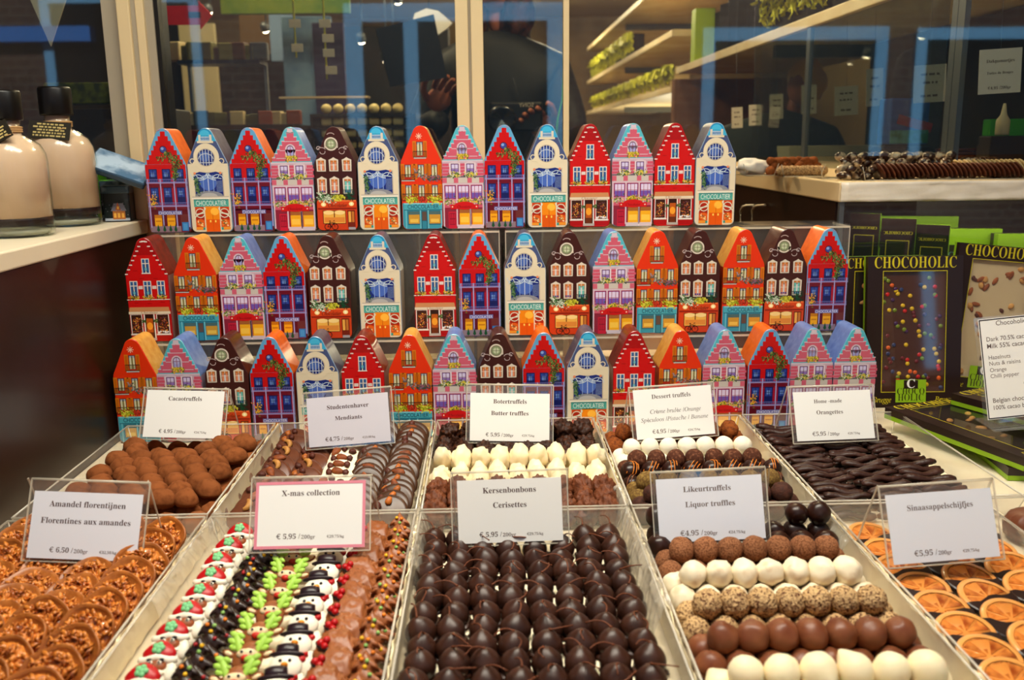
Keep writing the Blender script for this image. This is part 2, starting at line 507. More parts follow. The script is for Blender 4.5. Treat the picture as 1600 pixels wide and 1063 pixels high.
def art_cream():
    a = Art(204, 722, 2); a.base((226, 214, 188)); a.band(HS + .05, 17.08, (86, 98, 138), 2); a.band(15.05, 17.08, (72, 178, 214), 3)
    a.E(200, 118, 44, 44, (52, 150, 196), 4, 18, 0, 180); a.E(200, 116, 34, 34, (86, 190, 224), 5, 18, 0, 180)
    cr = (228, 216, 190)
    a.R(160, 112, 174, 152, (222, 212, 196), 6); a.R(228, 112, 242, 152, (222, 212, 196), 6); a.R(172, 124, 230, 148, (70, 130, 180), 6); a.rail(174, 124, 228, 148, (205, 215, 225), 7, 6)
    a.R(150, 150, 250, 163, cr, 6); a.E(200, 250, 80, 86, cr, 5, 30)
    a.poly([(100, 300), (122, 274), (140, 268), (262, 268), (280, 274), (304, 300)], cr, 5.2)
    a.arc(112, 274, 15, 15, 20, 250, 6, cr, 6); a.arc(292, 274, 15, 15, -70, 160, 6, cr, 6)
    a.E(197, 252, 56, 56, (196, 184, 160), 7); a.E(197, 252, 51, 51, (36, 60, 132), 8); a.E(190, 246, 32, 32, (84, 116, 186), 9)
    for x in (162, 180, 198, 216, 234):
        h = math.sqrt(max(0, 51 ** 2 - (x - 197) ** 2)); a.R(x - 2, 252 - h, x + 2, 252 + h, (206, 212, 216), 10)
    a.arc(197, 262, 46, 34, 0, 180, 4, (206, 212, 216), 10.5); a.R(148, 282, 246, 286, (206, 212, 216), 10.5)
    a.R(112, 344, 296, 496, (200, 188, 166), 4)
    a.poly([(116, 352), (150, 340), (200, 348), (252, 340), (290, 352), (290, 492), (116, 492)], (34, 58, 136), 5)
    a.E(200, 408, 52, 50, (88, 120, 196), 6); a.R(168, 360, 172, 466, (150, 176, 214), 7); a.R(198, 360, 203, 466, (196, 208, 226), 7); a.R(230, 360, 234, 466, (150, 176, 214), 7)
    lb = (204, 218, 226)
    for sg in (-1, 1):
        a.arc(200 + sg * 50, 350, 58, 42, 180 if sg < 0 else 360, 270 if sg > 0 else 360, 5, lb, 8) if sg < 0 else a.arc(250, 350, 58, 42, 180, 270, 5, lb, 8)
        a.arc(200 + sg * 62, 392, 36, 34, 0, 180, 4, lb, 8); a.arc(200 + sg * 40, 360, 30, 22, 180, 360, 4, lb, 8.5)
        a.ln([(200, 352), (200 + sg * 36, 376), (200 + sg * 84, 384)], 4, lb, 9)
    for k in range(9): a.ln([(250, 402 + k * 8), (288, 398 + k * 8)], 2.4, (150, 170, 205), 8)
    a.E(200, 494, 88, 34, (150, 152, 160), 7, 18, 0, 180); a.E(200, 494, 52, 22, (190, 188, 186), 8, 18, 0, 180)
    a.E(120, 350, 8, 8, (232, 150, 110), 9, 10); a.E(280, 348, 8, 8, (232, 150, 110), 9, 10)
    a.leaves([(122, 385), (128, 430), (140, 480)], 9, 70, [(60, 110, 60), (40, 84, 56), (110, 140, 100)], 10, 8)
    a.R(92, 494, 322, 502, (200, 190, 176), 6); a.R(90, 502, 324, 512, (238, 230, 214), 6)
    a.R(100, 512, 318, 560, (96, 180, 168), 6)
    for k in range(28): a.R(101 + k * 7.8, 512, 104 + k * 7.8, 522, (60, 70, 90), 7)
    for k in range(14): a.ln([(106 + k * 15.5, 524), (104 + k * 15.5, 556)], 3, (70, 150, 142), 7)
    a.txt('CHOCOLATIER', 208, 552, 190, (222, 236, 230), 9, 1.6)
    a.R(104, 556, 318, 722 - 18, (206, 84, 30), 5); a.R(166, 556, 260, 718, (240, 150, 26), 6); a.R(170, 640, 256, 718, (226, 104, 20), 7); a.E(226, 590, 26, 24, (255, 196, 80), 8); a.R(211, 600, 214, 718, (206, 92, 20), 8)
    for x in (196, 228): a.E(x, 652, 5, 8, (250, 220, 110), 9, 8)
    for sg in (-1, 1):
        X = 211 + sg * 78
        a.E(X, 616, 30, 38, (176, 50, 20), 6.5); a.E(X, 662, 28, 24, (224, 110, 34), 7); a.leaves([(X - 16, 650), (X + 16, 680)], 8, 22, [(240, 200, 120), (90, 120, 80), (250, 230, 190)], 8, 6)
        a.R(X - 30, 688, X + 30, 706, (238, 160, 60), 8); a.R(X - 24 * sg - 10, 690, X - 24 * sg + 10, 706, (60, 160, 150), 9)
        a.arc(211 + sg * 104, 566, 62, 40, 180 if sg > 0 else 270, 270 if sg > 0 else 360, 6, (226, 226, 206), 10)
        a.arc(211 + sg * 76, 600, 28, 28, 0, 360, 5, (226, 226, 206), 10); a.arc(211 + sg * 50, 640, 62, 40, 0 if sg > 0 else 90, 90 if sg > 0 else 180, 6, (226, 226, 206), 10)
        a.R(211 + sg * 48 - 3, 560, 211 + sg * 48 + 3, 716, (226, 222, 200), 11)
    return a

def art_orange():
    a = Art(466, 717, 3); a.base((226, 66, 24)); O = (214, 132, 34); ir = (66, 44, 44)
    for k in range(4):
        t = k * PI / 4; a.ln([(456 - 20 * math.cos(t), 130 - 20 * math.sin(t)), (456 + 20 * math.cos(t), 130 + 20 * math.sin(t))], 4, (240, 206, 180), 4 + k * .1)
    def w(x, y0, y1, sh=True):
        if sh:
            for sg in (-1, 1): a.R(x + sg * 34 - 11, y0 - 4, x + sg * 34 + 11, y1 + 14, O, 3); a.R(x + sg * 34 - 7, y0 + 4, x + sg * 34 + 7, y1 + 8, (196, 112, 26), 4)
        a.R(x - 20, y0, x + 20, y1, (92, 76, 70), 4); a.R(x - 16, y0 + 4, x + 16, y1, (206, 200, 160), 5); a.R(x - 4, y0 + 8, x + 6, y1, (150, 140, 90), 6); a.R(x - 16, y0 + 4, x + 16, y0 + 16, (150, 158, 176), 6)
        a.ln([(x - 8, y0 + 6), (x - 8, y1)], 3, (236, 232, 214), 7); a.ln([(x + 9, y0 + 6), (x + 9, y1)], 3, (236, 232, 214), 7)
    w(460, 164, 250); a.rail(418, 222, 502, 262, ir, 8, 10); a.R(422, 262, 498, 270, (196, 190, 184), 8)
    for x in (382, 464, 548): w(x, 306, 384); w(x, 434, 506)
    a.rail(340, 366, 422, 404, ir, 8, 12); a.R(340, 404, 422, 410, (196, 190, 184), 8)
    a.leaves([(436, 350), (492, 394)], 12, 60, [(120, 110, 110), (160, 150, 160), (90, 100, 80)], 8, 7)
    a.leaves([(516, 394), (586, 390)], 11, 80, [(96, 90, 100), (150, 110, 130), (84, 90, 70)], 8, 7)
    a.rail(342, 488, 594, 534, ir, 8, 34)
    a.leaves([(366, 530), (428, 524)], 11, 90, [(196, 190, 50), (150, 160, 40), (220, 214, 90)], 10, 8); a.leaves([(516, 528), (586, 524)], 11, 90, [(196, 190, 50), (150, 160, 40), (220, 214, 90)], 10, 8)
    a.leaves([(444, 528), (498, 524)], 9, 60, [(200, 60, 40), (110, 70, 40), (220, 90, 60)], 10, 7)
    a.lowband(.9, 4.45, (74, 160, 178), 5); a.R(350, 548, 592, 594, (88, 176, 190), 6); a.R(350, 548, 592, 556, (140, 205, 212), 7); a.R(350, 590, 592, 595, (40, 110, 130), 7)
    a.txt('CHOCOLATIER', 471, 584, 196, (38, 62, 90), 8, 1.3)
    for x0, x1 in ((378, 446), (508, 578)):
        a.R(x0 - 6, 598, x1 + 6, 688, (50, 120, 140), 6); a.R(x0, 602, x1, 680, (206, 160, 66), 7); a.R(x0, 602, x1, 622, (90, 120, 120), 8); a.R(x0 + 8, 650, x1 - 8, 672, (232, 196, 96), 8)
    a.R(458, 598, 496, 716, (44, 108, 128), 6); a.R(463, 604, 491, 660, (110, 90, 80), 7); a.R(463, 664, 491, 712, (64, 144, 164), 7)
    for x in (362, 452, 502, 584): a.R(x - 3, 594, x + 3, 712, (130, 200, 210), 9)
    return a

def art_pink():
    a = Art(731, 717, 4); a.base((206, 104, 124)); a.band(HS, 17.08, (100, 190, 204), 2); li = (214, 198, 208)
    a.stepped((208, 106, 126), 3, 22, 118, 98, 276, 7, li)
    a.poly([(716, 74), (746, 74), (750, 98), (712, 98)], li, 3); a.R(708, 96, 754, 102, li, 4)
    for y in (152, 208, 256): a.R(731 - (y - 70) * .5, y, 731 + (y - 70) * .5, y + 4, li, 4.5)
    a.E(727, 204, 32, 34, li, 5); a.R(695, 204, 759, 250, li, 5); a.E(727, 204, 22, 26, (110, 50, 90), 6); a.R(705, 204, 749, 246, (110, 50, 90), 6)
    a.E(727, 204, 18, 21, (200, 196, 226), 7); a.R(709, 204, 745, 242, (170, 170, 214), 7); a.R(725.5, 182, 728.5, 244, (150, 50, 90), 8); a.R(709, 204, 745, 207, (150, 50, 90), 8)
    a.leaves([(698, 258), (756, 258)], 8, 70, YEL, 9, 7)
    a.R(600, 282, 858, 291, li, 5); a.R(600, 291, 858, 382, (206, 176, 190), 3)
    for x in (622, 728, 842):
        for k, y in enumerate((302, 322, 342, 362)): a.R(x - 20 - 5 * (k % 2), y, x + 20 + 5 * (k % 2), y + 17, (208, 100, 122), 4)
    for x in (680, 777):
        a.R(x - 34, 296, x + 34, 370, (226, 212, 220), 5); a.win(x - 25, 303, x + 25, 366, (112, 50, 92), (214, 206, 232), (150, 120, 190), 6, 2, 2, 4); a.poly([(x - 38, 300), (x, 286), (x + 38, 300)], li, 6)
        a.leaves([(x - 34, 372), (x + 34, 374)], 9, 80, [(110, 140, 70), (220, 200, 70), (215, 215, 190), (80, 110, 60)], 9, 7)
    a.R(600, 382, 858, 390, (110, 96, 110), 5); a.R(600, 390, 858, 426, (206, 198, 190), 4)
    for x in (614, 686, 772, 846): a.R(x - 14, 392, x + 14, 424, (210, 110, 130), 5)
    a.R(600, 426, 858, 560, (208, 150, 170), 4); a.R(600, 428, 858, 436, li, 5)
    for x0, x1 in ((612, 684), (695, 768), (778, 852)):
        a.win(x0, 438, x1, 526, (160, 44, 84), (222, 210, 232), (126, 100, 180), 5, 3, 2, 5)
    for x in (606, 689, 773, 855): a.R(x - 4, 436, x + 4, 700, (216, 196, 208), 9)
    a.lowband(.9, 3.6, (150, 50, 72), 4)
    a.R(634, 606, 684, 714, (196, 44, 72), 6); a.rail(642, 616, 676, 690, (120, 24, 48), 7, 3); a.R(642, 650, 676, 654, (120, 24, 48), 7)
    for x0, x1 in ((704, 768), (784, 850)): a.R(x0, 592, x1, 690, (236, 180, 44), 6); a.R(x0, 592, x1, 616, (170, 110, 60), 7); a.R(x0 + 6, 640, x1 - 6, 676, (244, 204, 90), 7)
    a.R(690, 690, 856, 714, (206, 196, 204), 7); a.R(770, 592, 778, 714, (226, 216, 222), 9)
    a.leaves([(614, 540), (690, 548)], 11, 90, MIX, 10, 7); a.leaves([(790, 546), (850, 534)], 11, 90, MIX, 10, 7); a.leaves([(700, 540), (731, 528), (768, 540)], 9, 80, YEL, 10, 7)
    a.E(736, 568, 64, 26, (206, 34, 38), 11); a.poly([(646, 562), (826, 562), (822, 590), (650, 590)], (206, 34, 38), 11.5)
    a.txt(ital('Chocolatier'), 736, 582, 92, (110, 14, 24), 13, 1.1)
    for x in (660, 812): a.E(x, 575, 5, 5, (240, 210, 190), 13, 6)
    return a

def art_brown():
    a = Art(1458, 725, 5); a.base((78, 38, 34)); c = (222, 212, 196)
    a.arc(1440, 128, 24, 16, 20, 160, 5, (190, 170, 165), 3)
    a.E(1440, 180, 42, 42, c, 4); a.R(1398, 182, 1412, 204, c, 4); a.R(1468, 182, 1482, 204, c, 4); a.E(1440, 180, 33, 33, (120, 110, 90), 5); a.E(1440, 180, 28, 28, (176, 190, 150), 6); a.E(1440, 180, 17, 17, (206, 210, 180), 7)
    a.arc(1440, 180, 24, 24, 0, 360, 3, (110, 110, 80), 8, 20); a.ln([(1416, 180), (1464, 180)], 3, (110, 110, 80), 8); a.ln([(1440, 160), (1440, 200)], 3, (110, 110, 80), 8.5)
    for sg in (-1, 1):
        X = 1445 + sg * 66
        a.arc(X, 216, 24, 14, 10, 180, 4, (196, 180, 178), 4); a.arc(X - sg * 6, 228, 16, 14, 180, 380, 4, (196, 180, 178), 4); a.arc(X + sg * 18, 204, 12, 10, 0, 300, 4, (196, 180, 178), 4)
    for y0, y1 in ((270, 350), (388, 492)):
        for k, x in enumerate((1372, 1450, 1532)):
            a.poly([(x - 30, y0 + 8), (x - 12, y0), (x, y0 - 8), (x + 12, y0), (x + 30, y0 + 8), (x + 28, y1), (x - 28, y1)], c, 4)
            a.R(x - 20, y0 + 12, x + 20, y1 - 6, (126, 60, 40), 5)
            col = (226, 150, 110) if not (k == 2 and y0 > 300) else (120, 196, 186)
            a.R(x - 17, y0 + 22, x - 5, y1 - 8, col, 6); a.R(x + 5, y0 + 22, x + 17, y1 - 8, col, 6); a.R(x - 5, y0 + 34, x + 5, y1 - 8, (200, 205, 214), 6); a.R(x - 17, y0 + 12, x + 17, y0 + 24, (206, 130, 60), 6.5)
            a.ln([(x, y0 + 12), (x, y1 - 6)], 2.5, (236, 226, 210), 7); a.ln([(x - 20, (y0 + y1) / 2), (x + 20, (y0 + y1) / 2)], 2.5, (236, 226, 210), 7)
            if y0 > 300:
                for q in (-12, 0, 12): a.E(x + q, y1 - 16, 5, 6, (60, 70, 150), 7.5, 8)
    a.rail(1500, 466, 1572, 496, (30, 70, 60), 8, 10)
    a.leaves([(1345, 500), (1400, 530), (1430, 520)], 14, 120, [(120, 150, 110), (220, 224, 206), (70, 120, 70), (190, 205, 180)], 10, 8)
    a.leaves([(1440, 516), (1500, 512)], 10, 90, [(190, 190, 50), (150, 150, 40), (220, 214, 90)], 10, 8)
    a.leaves([(1538, 500), (1548, 525)], 10, 50, [(30, 90, 60), (20, 70, 50)], 10, 8)
    o = (208, 78, 34)
    a.lowband(.9, 4.9, o, 5); a.R(1338, 530, 1580, 584, (214, 84, 36), 6); a.R(1338, 532, 1580, 540, (236, 130, 70), 7); a.R(1338, 580, 1580, 590, (150, 44, 20), 7)
    a.E(1374, 558, 16, 14, (255, 226, 160), 8, 12); a.E(1550, 556, 16, 14, (255, 226, 160), 8, 12); a.E(1374, 558, 7, 7, (255, 250, 220), 9, 10); a.E(1550, 556, 7, 7, (255, 250, 220), 9, 10)
    a.txt(ital('Chocolatier'), 1462, 575, 120, (86, 24, 14), 8, 1.3, .01)
    a.R(1366, 596, 1512, 682, (120, 50, 24), 6); a.R(1371, 600, 1436, 678, (236, 186, 92), 7); a.R(1442, 600, 1508, 678, (236, 186, 92), 7); a.E(1404, 610, 34, 14, (246, 216, 150), 8, 14); a.E(1474, 610, 34, 14, (246, 216, 150), 8, 14); a.R(1376, 640, 1504, 672, (224, 150, 70), 7.5)
    a.R(1522, 596, 1570, 714, (130, 46, 24), 6); a.R(1528, 604, 1544, 672, (236, 180, 90), 7); a.R(1549, 604, 1564, 672, (200, 130, 60), 7); a.R(1526, 704, 1570, 720, (170, 165, 170), 8)
    for x in (1394, 1440): a.arc(x, 700, 19, 19, 0, 360, 4, (26, 18, 18), 11, 18)
    a.ln([(1394, 700), (1408, 672), (1432, 674), (1440, 700)], 3.4, (26, 18, 18), 12); a.ln([(1408, 672), (1418, 702), (1432, 674)], 3.4, (26, 18, 18), 12); a.ln([(1418, 702), (1394, 700)], 3, (26, 18, 18), 12.5); a.ln([(1404, 664), (1414, 664)], 5, (26, 18, 18), 12); a.ln([(1430, 664), (1440, 660)], 4, (26, 18, 18), 12)
    return a

def art_red():
    a = Art(249, 700, 6); a.base((206, 30, 30)); a.band(14.4, 17.08, (176, 24, 28), 2); w = (232, 222, 214)
    for k in range(8):
        t = k / 7; y = 72 + t * 200; hw = 14 + t * 106
        for sg in (-1, 1): a.R(249 + sg * hw - 9, y - 3, 249 + sg * hw + 9, y + 4, w, 4)
        if k < 7: a.R(249 - hw - 14, y + 2, 249 - hw - 4, y + 26, (160, 20, 26), 3); a.R(249 + hw + 4, y + 2, 249 + hw + 14, y + 26, (160, 20, 26), 3)
    a.R(235, 66, 263, 74, w, 4)
    for x, y in ((170, 250), (206, 300), (290, 300), (330, 250), (160, 450), (240, 456), (320, 448)): a.R(x, y, x + 26, y + 3, (160, 20, 24), 3)
    def W(x, y0, y1):
        a.R(x - 24, y0, x + 24, y1, w, 4); a.R(x - 19, y0 + 5, x + 19, y1 - 4, (50, 56, 80), 5)
        a.poly([(x - 19, y0 + 5), (x - 4, y0 + 5), (x - 10, y1 - 4), (x - 19, y1 - 4)], (70, 110, 160), 6); a.poly([(x + 19, y0 + 5), (x + 4, y0 + 5), (x + 10, y1 - 4), (x + 19, y1 - 4)], (70, 110, 160), 6)
        a.R(x - 3, y0 + 2, x + 3, y1 - 2, w, 7); a.R(x - 22, y0 + 28, x + 22, y0 + 33, w, 7); a.E(x, y1 - 26, 7, 12, (130, 190, 200), 7.5, 8); a.R(x - 28, y1 - 3, x + 28, y1 + 3, w, 8)
    W(249, 176, 268)
    for x in (166, 249, 331): W(x, 315, 416); a.leaves([(x - 24, 418), (x + 24, 418)], 7, 46, [(220, 190, 60), (110, 120, 50), (230, 150, 60), (70, 90, 40)], 9, 7)
    for x in (207, 290): a.R(x - 13, 346, x + 13, 366, (226, 210, 205), 5)
    a.R(118, 430, 380, 435, w, 6)
    a.poly([(128, 480), (366, 480), (372, 512), (122, 512)], (206, 150, 104), 6); a.R(120, 508, 374, 524, (226, 212, 188), 7); a.txt(ital('Chocolatier'), 247, 521, 100, (150, 90, 60), 8)
    a.R(124, 524, 372, 690, (180, 24, 26), 3)
    for x0, x1, y1 in ((130, 196, 648), (288, 360, 650)):
        a.R(x0 - 3, 526, x1 + 3, y1 + 4, w, 5); a.R(x0 + 2, 528, x1 - 2, y1 - 2, (74, 40, 26), 6)
        a.leaves([(x0 + 14, 560), (x1 - 14, 560), (x0 + 14, 600), (x1 - 14, 600), (x0 + 14, 632), (x1 - 14, 632)], 8, 90, [(200, 120, 50), (150, 60, 40), (230, 180, 90), (120, 70, 90), (90, 50, 30)], 7, 6)
        a.R(x0 - 8, y1, x1 + 8, y1 + 9, w, 8)
    a.leaves([(296, 640), (352, 640)], 4, 16, [(236, 232, 230)], 9, 7)
    a.R(208, 526, 216, 692, w, 6); a.R(268, 526, 276, 692, w, 6); a.R(216, 526, 268, 690, (60, 30, 22), 6); a.R(222, 552, 262, 676, (190, 100, 34), 7); a.E(242, 600, 18, 24, (240, 170, 60), 8, 12); a.R(222, 640, 262, 676, (120, 60, 26), 8)
    a.leaves([(200, 568), (216, 568)], 6, 22, GRN, 10, 7); a.leaves([(272, 568), (288, 568)], 6, 22, GRN, 10, 7)
    a.R(206, 676, 278, 692, (190, 180, 172), 9)
    return a

def roof_mat(name, col, tile=None, rough=.28):
    m = mat(name, col, .38, coat=.1, mix=(.9, tile, .35, .75) if tile else None, bump=(6, .08, .05))
    return m

PRINT = mat('tin_print', (255, 255, 255), .34, attr=True, coat=.12)
TINS = {
    'A': (art_ivy, (204, 30, 36), roof_mat('tin_roof_orange', (246, 130, 44), (232, 108, 32)), (112, 172, 208), 'red ivy-grown house tin with an orange roof'),
    'B': (art_cream, (206, 196, 178), roof_mat('tin_roof_slate', (112, 108, 124), (88, 86, 104)), (150, 170, 190), 'cream house tin with a round blue window'),
    'C': (art_orange, (212, 62, 24), roof_mat('tin_roof_ochre', (242, 188, 100), (226, 156, 66)), (226, 66, 24), 'orange house tin with a teal shopfront'),
    'D': (art_pink, (190, 170, 190), roof_mat('tin_roof_blue', (136, 156, 204), (110, 132, 190)), (110, 196, 208), 'pink house tin with a pale blue roof'),
    'E': (art_brown, (86, 48, 42), roof_mat('tin_roof_brown', (104, 62, 48), (82, 46, 36)), (84, 44, 38), 'dark brown house tin with white-framed windows'),
    'F': (art_red, (186, 150, 140), roof_mat('tin_roof_russet', (150, 56, 34), (112, 40, 26)), (160, 30, 30), 'plain red house tin with white gable marks'),
}

def make_tin(k):
    art, wall, roof, rim, desc = TINS[k]
    t = thing('house_tin')
    P = tin_outline(); n = len(P); mb = MB()
    def ring(ins, y): return [(p[0], y, p[1]) for p in tin_outline(ins)]
    R = [ring(.1, 0), ring(.02, .06), ring(0, .14), ring(0, HD - .14), ring(.05, HD)]
    vs = sum(R, [])
    for q in range(len(R) - 1):
        fs = {0: [], 1: [], 2: []}
        for i in range(n):
            j = (i + 1) % n
            up_ = (P[i][1] + P[j][1]) / 2 > HS - .2
            mi = 2 if q < 2 else (1 if up_ else 0)
            fs[mi].append((i, j, n + j, n + i))
        for mi, F in fs.items():
            mb.add(R[q] + R[q + 1], F, mi, None, None, True)
    mb.add(R[-1], [list(range(n))[::-1]], 0, None, None, False)
    mb.add(R[0], [list(range(n))], 2, None, None, False)
    wm = mat('tin_wall_' + k, wall, .3, coat=.35); rm = mat('tin_rim_' + k, rim, .3, coat=.35)
    mb.build('tin_body', [wm, roof, rm], t)
    a = art(); a.build('printed_front', [PRINT], t)
    return t

TIN = {k: Kind(make_tin(k)) for k in 'ABCDEF'}
ROWS = [
    ('top', 157.69, 32.87, 'ABADEBCDABFDFB', [252.5, 317.5, 385, 451, 520, 588, 656, 721, 786, 855.5, 922.5, 990, 1056, 1121], 195),
    ('middle', 151.05, 15.53, 'FCDAEBFABEDCECEA', [222.5, 299, 371, 437.5, 510, 590, 677, 748, 820, 890, 960, 1029, 1095, 1165, 1231, 1297], 365),
    ('bottom', 144.56, 0.12, 'CDEABFCDEABFCDADD', [203, 273, 348, 419, 492, 563.7, 638.7, 708.5, 779.6, 849.4, 919.5, 992, 1064.7, 1134, 1204.7, 1272, 1340], 520),
]
for nm, y, z, seq, us, v in ROWS:
    xs = [at_y(u, v, y).x for u in us]
    for i in range(1, len(xs)):                       # neighbours may touch, never overlap
        if xs[i] - xs[i - 1] < 6.98: xs[i] = xs[i - 1] + 6.98
    cnt = {}
    for i, (k, x) in enumerate(zip(seq, xs)):
        cnt[k] = cnt.get(k, 0) + 1
        tot = seq.count(k)
        place = 'only one' if tot == 1 else ORD[cnt[k]] + ' of ' + {2: 'two', 3: 'three', 4: 'four', 5: 'five'}[tot] + ' from left'
        gap = 0
        yaw = rnd.uniform(-.012, .012)
        TIN[k].put(T(x, y + rnd.uniform(-.08, .12), z, rz=yaw), f'{TINS[k][4]}, {nm} tier, {place}', f'house tins on the {nm} tier', cat='tin')
# ------------------------------------------------------------------ the setting
CLR = clear('clear_acrylic', haze=.03, rough=.04)
EDGE = clear('acrylic_edge', haze=.42, rough=.15, haze_col=(244, 236, 216))
PANE = clear('window_glass', tint=(236, 240, 238), haze=.02, rough=.02, ior=1.6, haze_col=(120, 150, 180))
LAM = mat('brown_laminate', (58, 34, 23), .36, coat=.08, mix=(.12, (48, 27, 18), .3, .7))
LEDGE = mat('ledge_paint', (232, 220, 196), .35, bump=(.8, .06, .1))
POST = mat('post_paint', (224, 204, 164), .42, bump=(.5, .03, .1))
POSTG = mat('post_grey', (176, 166, 146), .45)
RUB = mat('rubber_seal', (22, 19, 16), .5)
CLOTH = mat('table_cover', (238, 226, 200), .5, bump=(.6, .12, .2), mix=(.2, (228, 212, 182), .3, .7))

def struct(name, mb, mats, parent=None, label=None):
    o = mb.build(name, mats, parent)
    o['kind'] = 'structure'
    if label and parent is None: tag(o, label)
    return o

BW = 168.0
struct('floor', MB().box(-320, 20, -96, 330, 1010, -90), mat('shop_floor', (120, 92, 66), .4, mix=(.02, (96, 72, 50), .4, .6)), label='brown floor of the shop behind the display')
struct('ceiling', MB().box(-320, 60, 172, 330, 1010, 178), mat('shop_ceiling', (206, 190, 158), .8, bump=(.3, .05, .1)), label='pale ceiling of the shop')
struct('wall_back', MB().box(-320, 1000, -90, 330, 1010, 172), mat('shop_wall', (146, 122, 84), .7, mix=(.01, (96, 76, 50), .4, .6)), label='beige back wall of the shop')
struct('wall_right', MB().box(322, 20, -90, 330, 1000, 172), mat('shop_wall_side', (170, 146, 106), .7, bump=(.3, .05, .1)), label='beige right wall of the shop')
struct('wall_left', MB().box(-320, 20, -90, -312, 1000, 172), mat('shop_wall_dark', (58, 46, 36), .7, bump=(.3, .05, .1)), label='dark left wall of the shop')
# the brown panel beside the table and the pale ledge on it
struct('wall_display_side', MB().box(-63.5, 30, -20, -61.3, BW - .6, 31.9), LAM, label='glossy dark brown panel left of the trays')
struct('trim_1', MB().box(-118, 30, 32, -60.9, BW - .6, 34.5, bev=.25), LEDGE, label='cream window ledge under the bottles')

# window frame behind the tins: corner post, mullion, thin post, low rail
fr = thing('window_frame'); fr['kind'] = 'structure'; tag(fr, 'cream painted window frame behind the tins')
x0 = at_y(160, 0, BW).x; x1 = at_y(250, 100, BW).x
c = MB()
c.box(x0, BW - 1, 34.5, x0 + 3.2, BW + 5, 172, 1); c.box(x0 + 3.0, BW - 2.4, 34.5, x0 + 5.2, BW + 5, 172, 0, bev=.2); c.box(x0 + 5.2, BW - 1.7, 34.5, x0 + 6.0, BW + 5, 172, 1)
c.box(x0 + 6.0, BW - 1.9, 34.5, x0 + 7.4, BW + 5, 172, 0, bev=.15); c.box(x0 + 7.4, BW - 1.2, 34.5, x1, BW + 5, 172, 1); c.box(x1, BW - .8, 34.5, x1 + .7, BW + 4, 172, 2)
c.box(x0 + 2, BW, -5, x1, BW + 5, 34.5, 0)
struct('corner_post', c, [POST, POSTG, RUB], fr)
m0 = at_y(712, 60, BW).x; m1 = at_y(755, 60, BW).x
c = MB(); c.box(m0, BW - 1.6, -5, m0 + (m1 - m0) * .46, BW + 4, 172, 0, bev=.15); c.box(m0 + (m1 - m0) * .46, BW - 1.0, -5, m0 + (m1 - m0) * .56, BW + 4, 172, 1); c.box(m0 + (m1 - m0) * .56, BW - 1.6, -5, m1, BW + 4, 172, 0, bev=.15)
struct('mullion', c, [POST, POSTG], fr)
t0 = at_y(880, 60, BW).x; t1 = at_y(889, 60, BW).x
struct('thin_post', MB().box(t0, BW - .6, -5, t1, BW + 1, 172, 0, bev=.1), POST, fr)
struct('low_rail', MB().box(x1, BW - 1, -5, 62, BW + 4, 8, 0, bev=.2), POST, fr)
def pane(n, a, b, z0, lab):
    return struct('window_%d' % n, MB().box(a, BW + .4, z0, b, BW + .8, 171), PANE, label=lab)
pane(1, -118, x0, 34.6, 'dark glass pane behind the bottles')
pane(2, x1 + .6, m0, 8, 'glass pane left of the middle mullion')
pane(3, m1, t0, 8, 'narrow glass pane right of the middle mullion')

struct('window_4', MB().box(t1 + .1, BW + 2.2, 44, 128, BW + 2.6, 171), PANE, label='wide glass pane right of the thin post, above the counter')
# table
tb = thing('display_table', 'cream covered display table under the chocolate trays', 'table')
MB().box(-61.2, 40, -3, 118, BW - .6, 0, bev=.3).build('table_top', CLOTH, tb)
for x, y in ((-56, 46), (112, 46), (-56, 160), (112, 160)): MB().box(x - 2, y - 2, -90, x + 2, y + 2, -3).build('leg', LAM, tb)

# clear acrylic risers the upper tiers stand on
def riser(x0, x1, y0, y1, z, lab):
    t = thing('display_riser', lab, 'riser', T((x0 + x1) / 2, (y0 + y1) / 2, 0), 'clear acrylic risers under the tins')
    w = (x1 - x0) / 2; d = (y1 - y0) / 2
    MB().box(-w, -d, z - .55, w, d, z, bev=.2).build('top_sheet', CLR, t)
    MB().box(-w, -d, .02, w, -d + .4, z - .56).build('front_sheet', CLR, t)
    for s in (-1, 1): MB().box(s * w - .2, -d + .42, .02, s * w + .2, d, z - .56).build('side_sheet', CLR, t)
    e = MB(); e.box(-w, -d - .03, z - .62, w, -d + .12, z - .3); e.box(-w - .02, -d - .03, z - .62, -w + .1, d, z - .3); e.box(w - .1, -d - .03, z - .62, w + .02, d, z - .3)
    e.box(-w - .02, -d - .04, .02, -w + .12, -d + .08, z - .6); e.box(w - .12, -d - .04, .02, w + .02, -d + .08, z - .6)
    e.build('polished_edge', EDGE, t)
XG = at_y(785, 370, 157.2).x
XL = at_y(238, 362, 157.2).x; XR = at_y(1330, 352, 157.2).x
riser(XL, XG - .5, 157.5, 165.6, 32.8, 'clear acrylic riser under the left part of the top tier')
riser(XG + .5, XR, 157.5, 165.6, 32.8, 'clear acrylic riser under the right part of the top tier')
XL2 = at_y(212, 534, 150.6).x; XR2 = at_y(1300, 524, 150.6).x
riser(XL2, XG - .5, 150.85, 157.35, 15.46, 'clear acrylic riser under the left part of the middle tier')
riser(XG + .5, XR2, 150.85, 157.35, 15.46, 'clear acrylic riser under the right part of the middle tier')

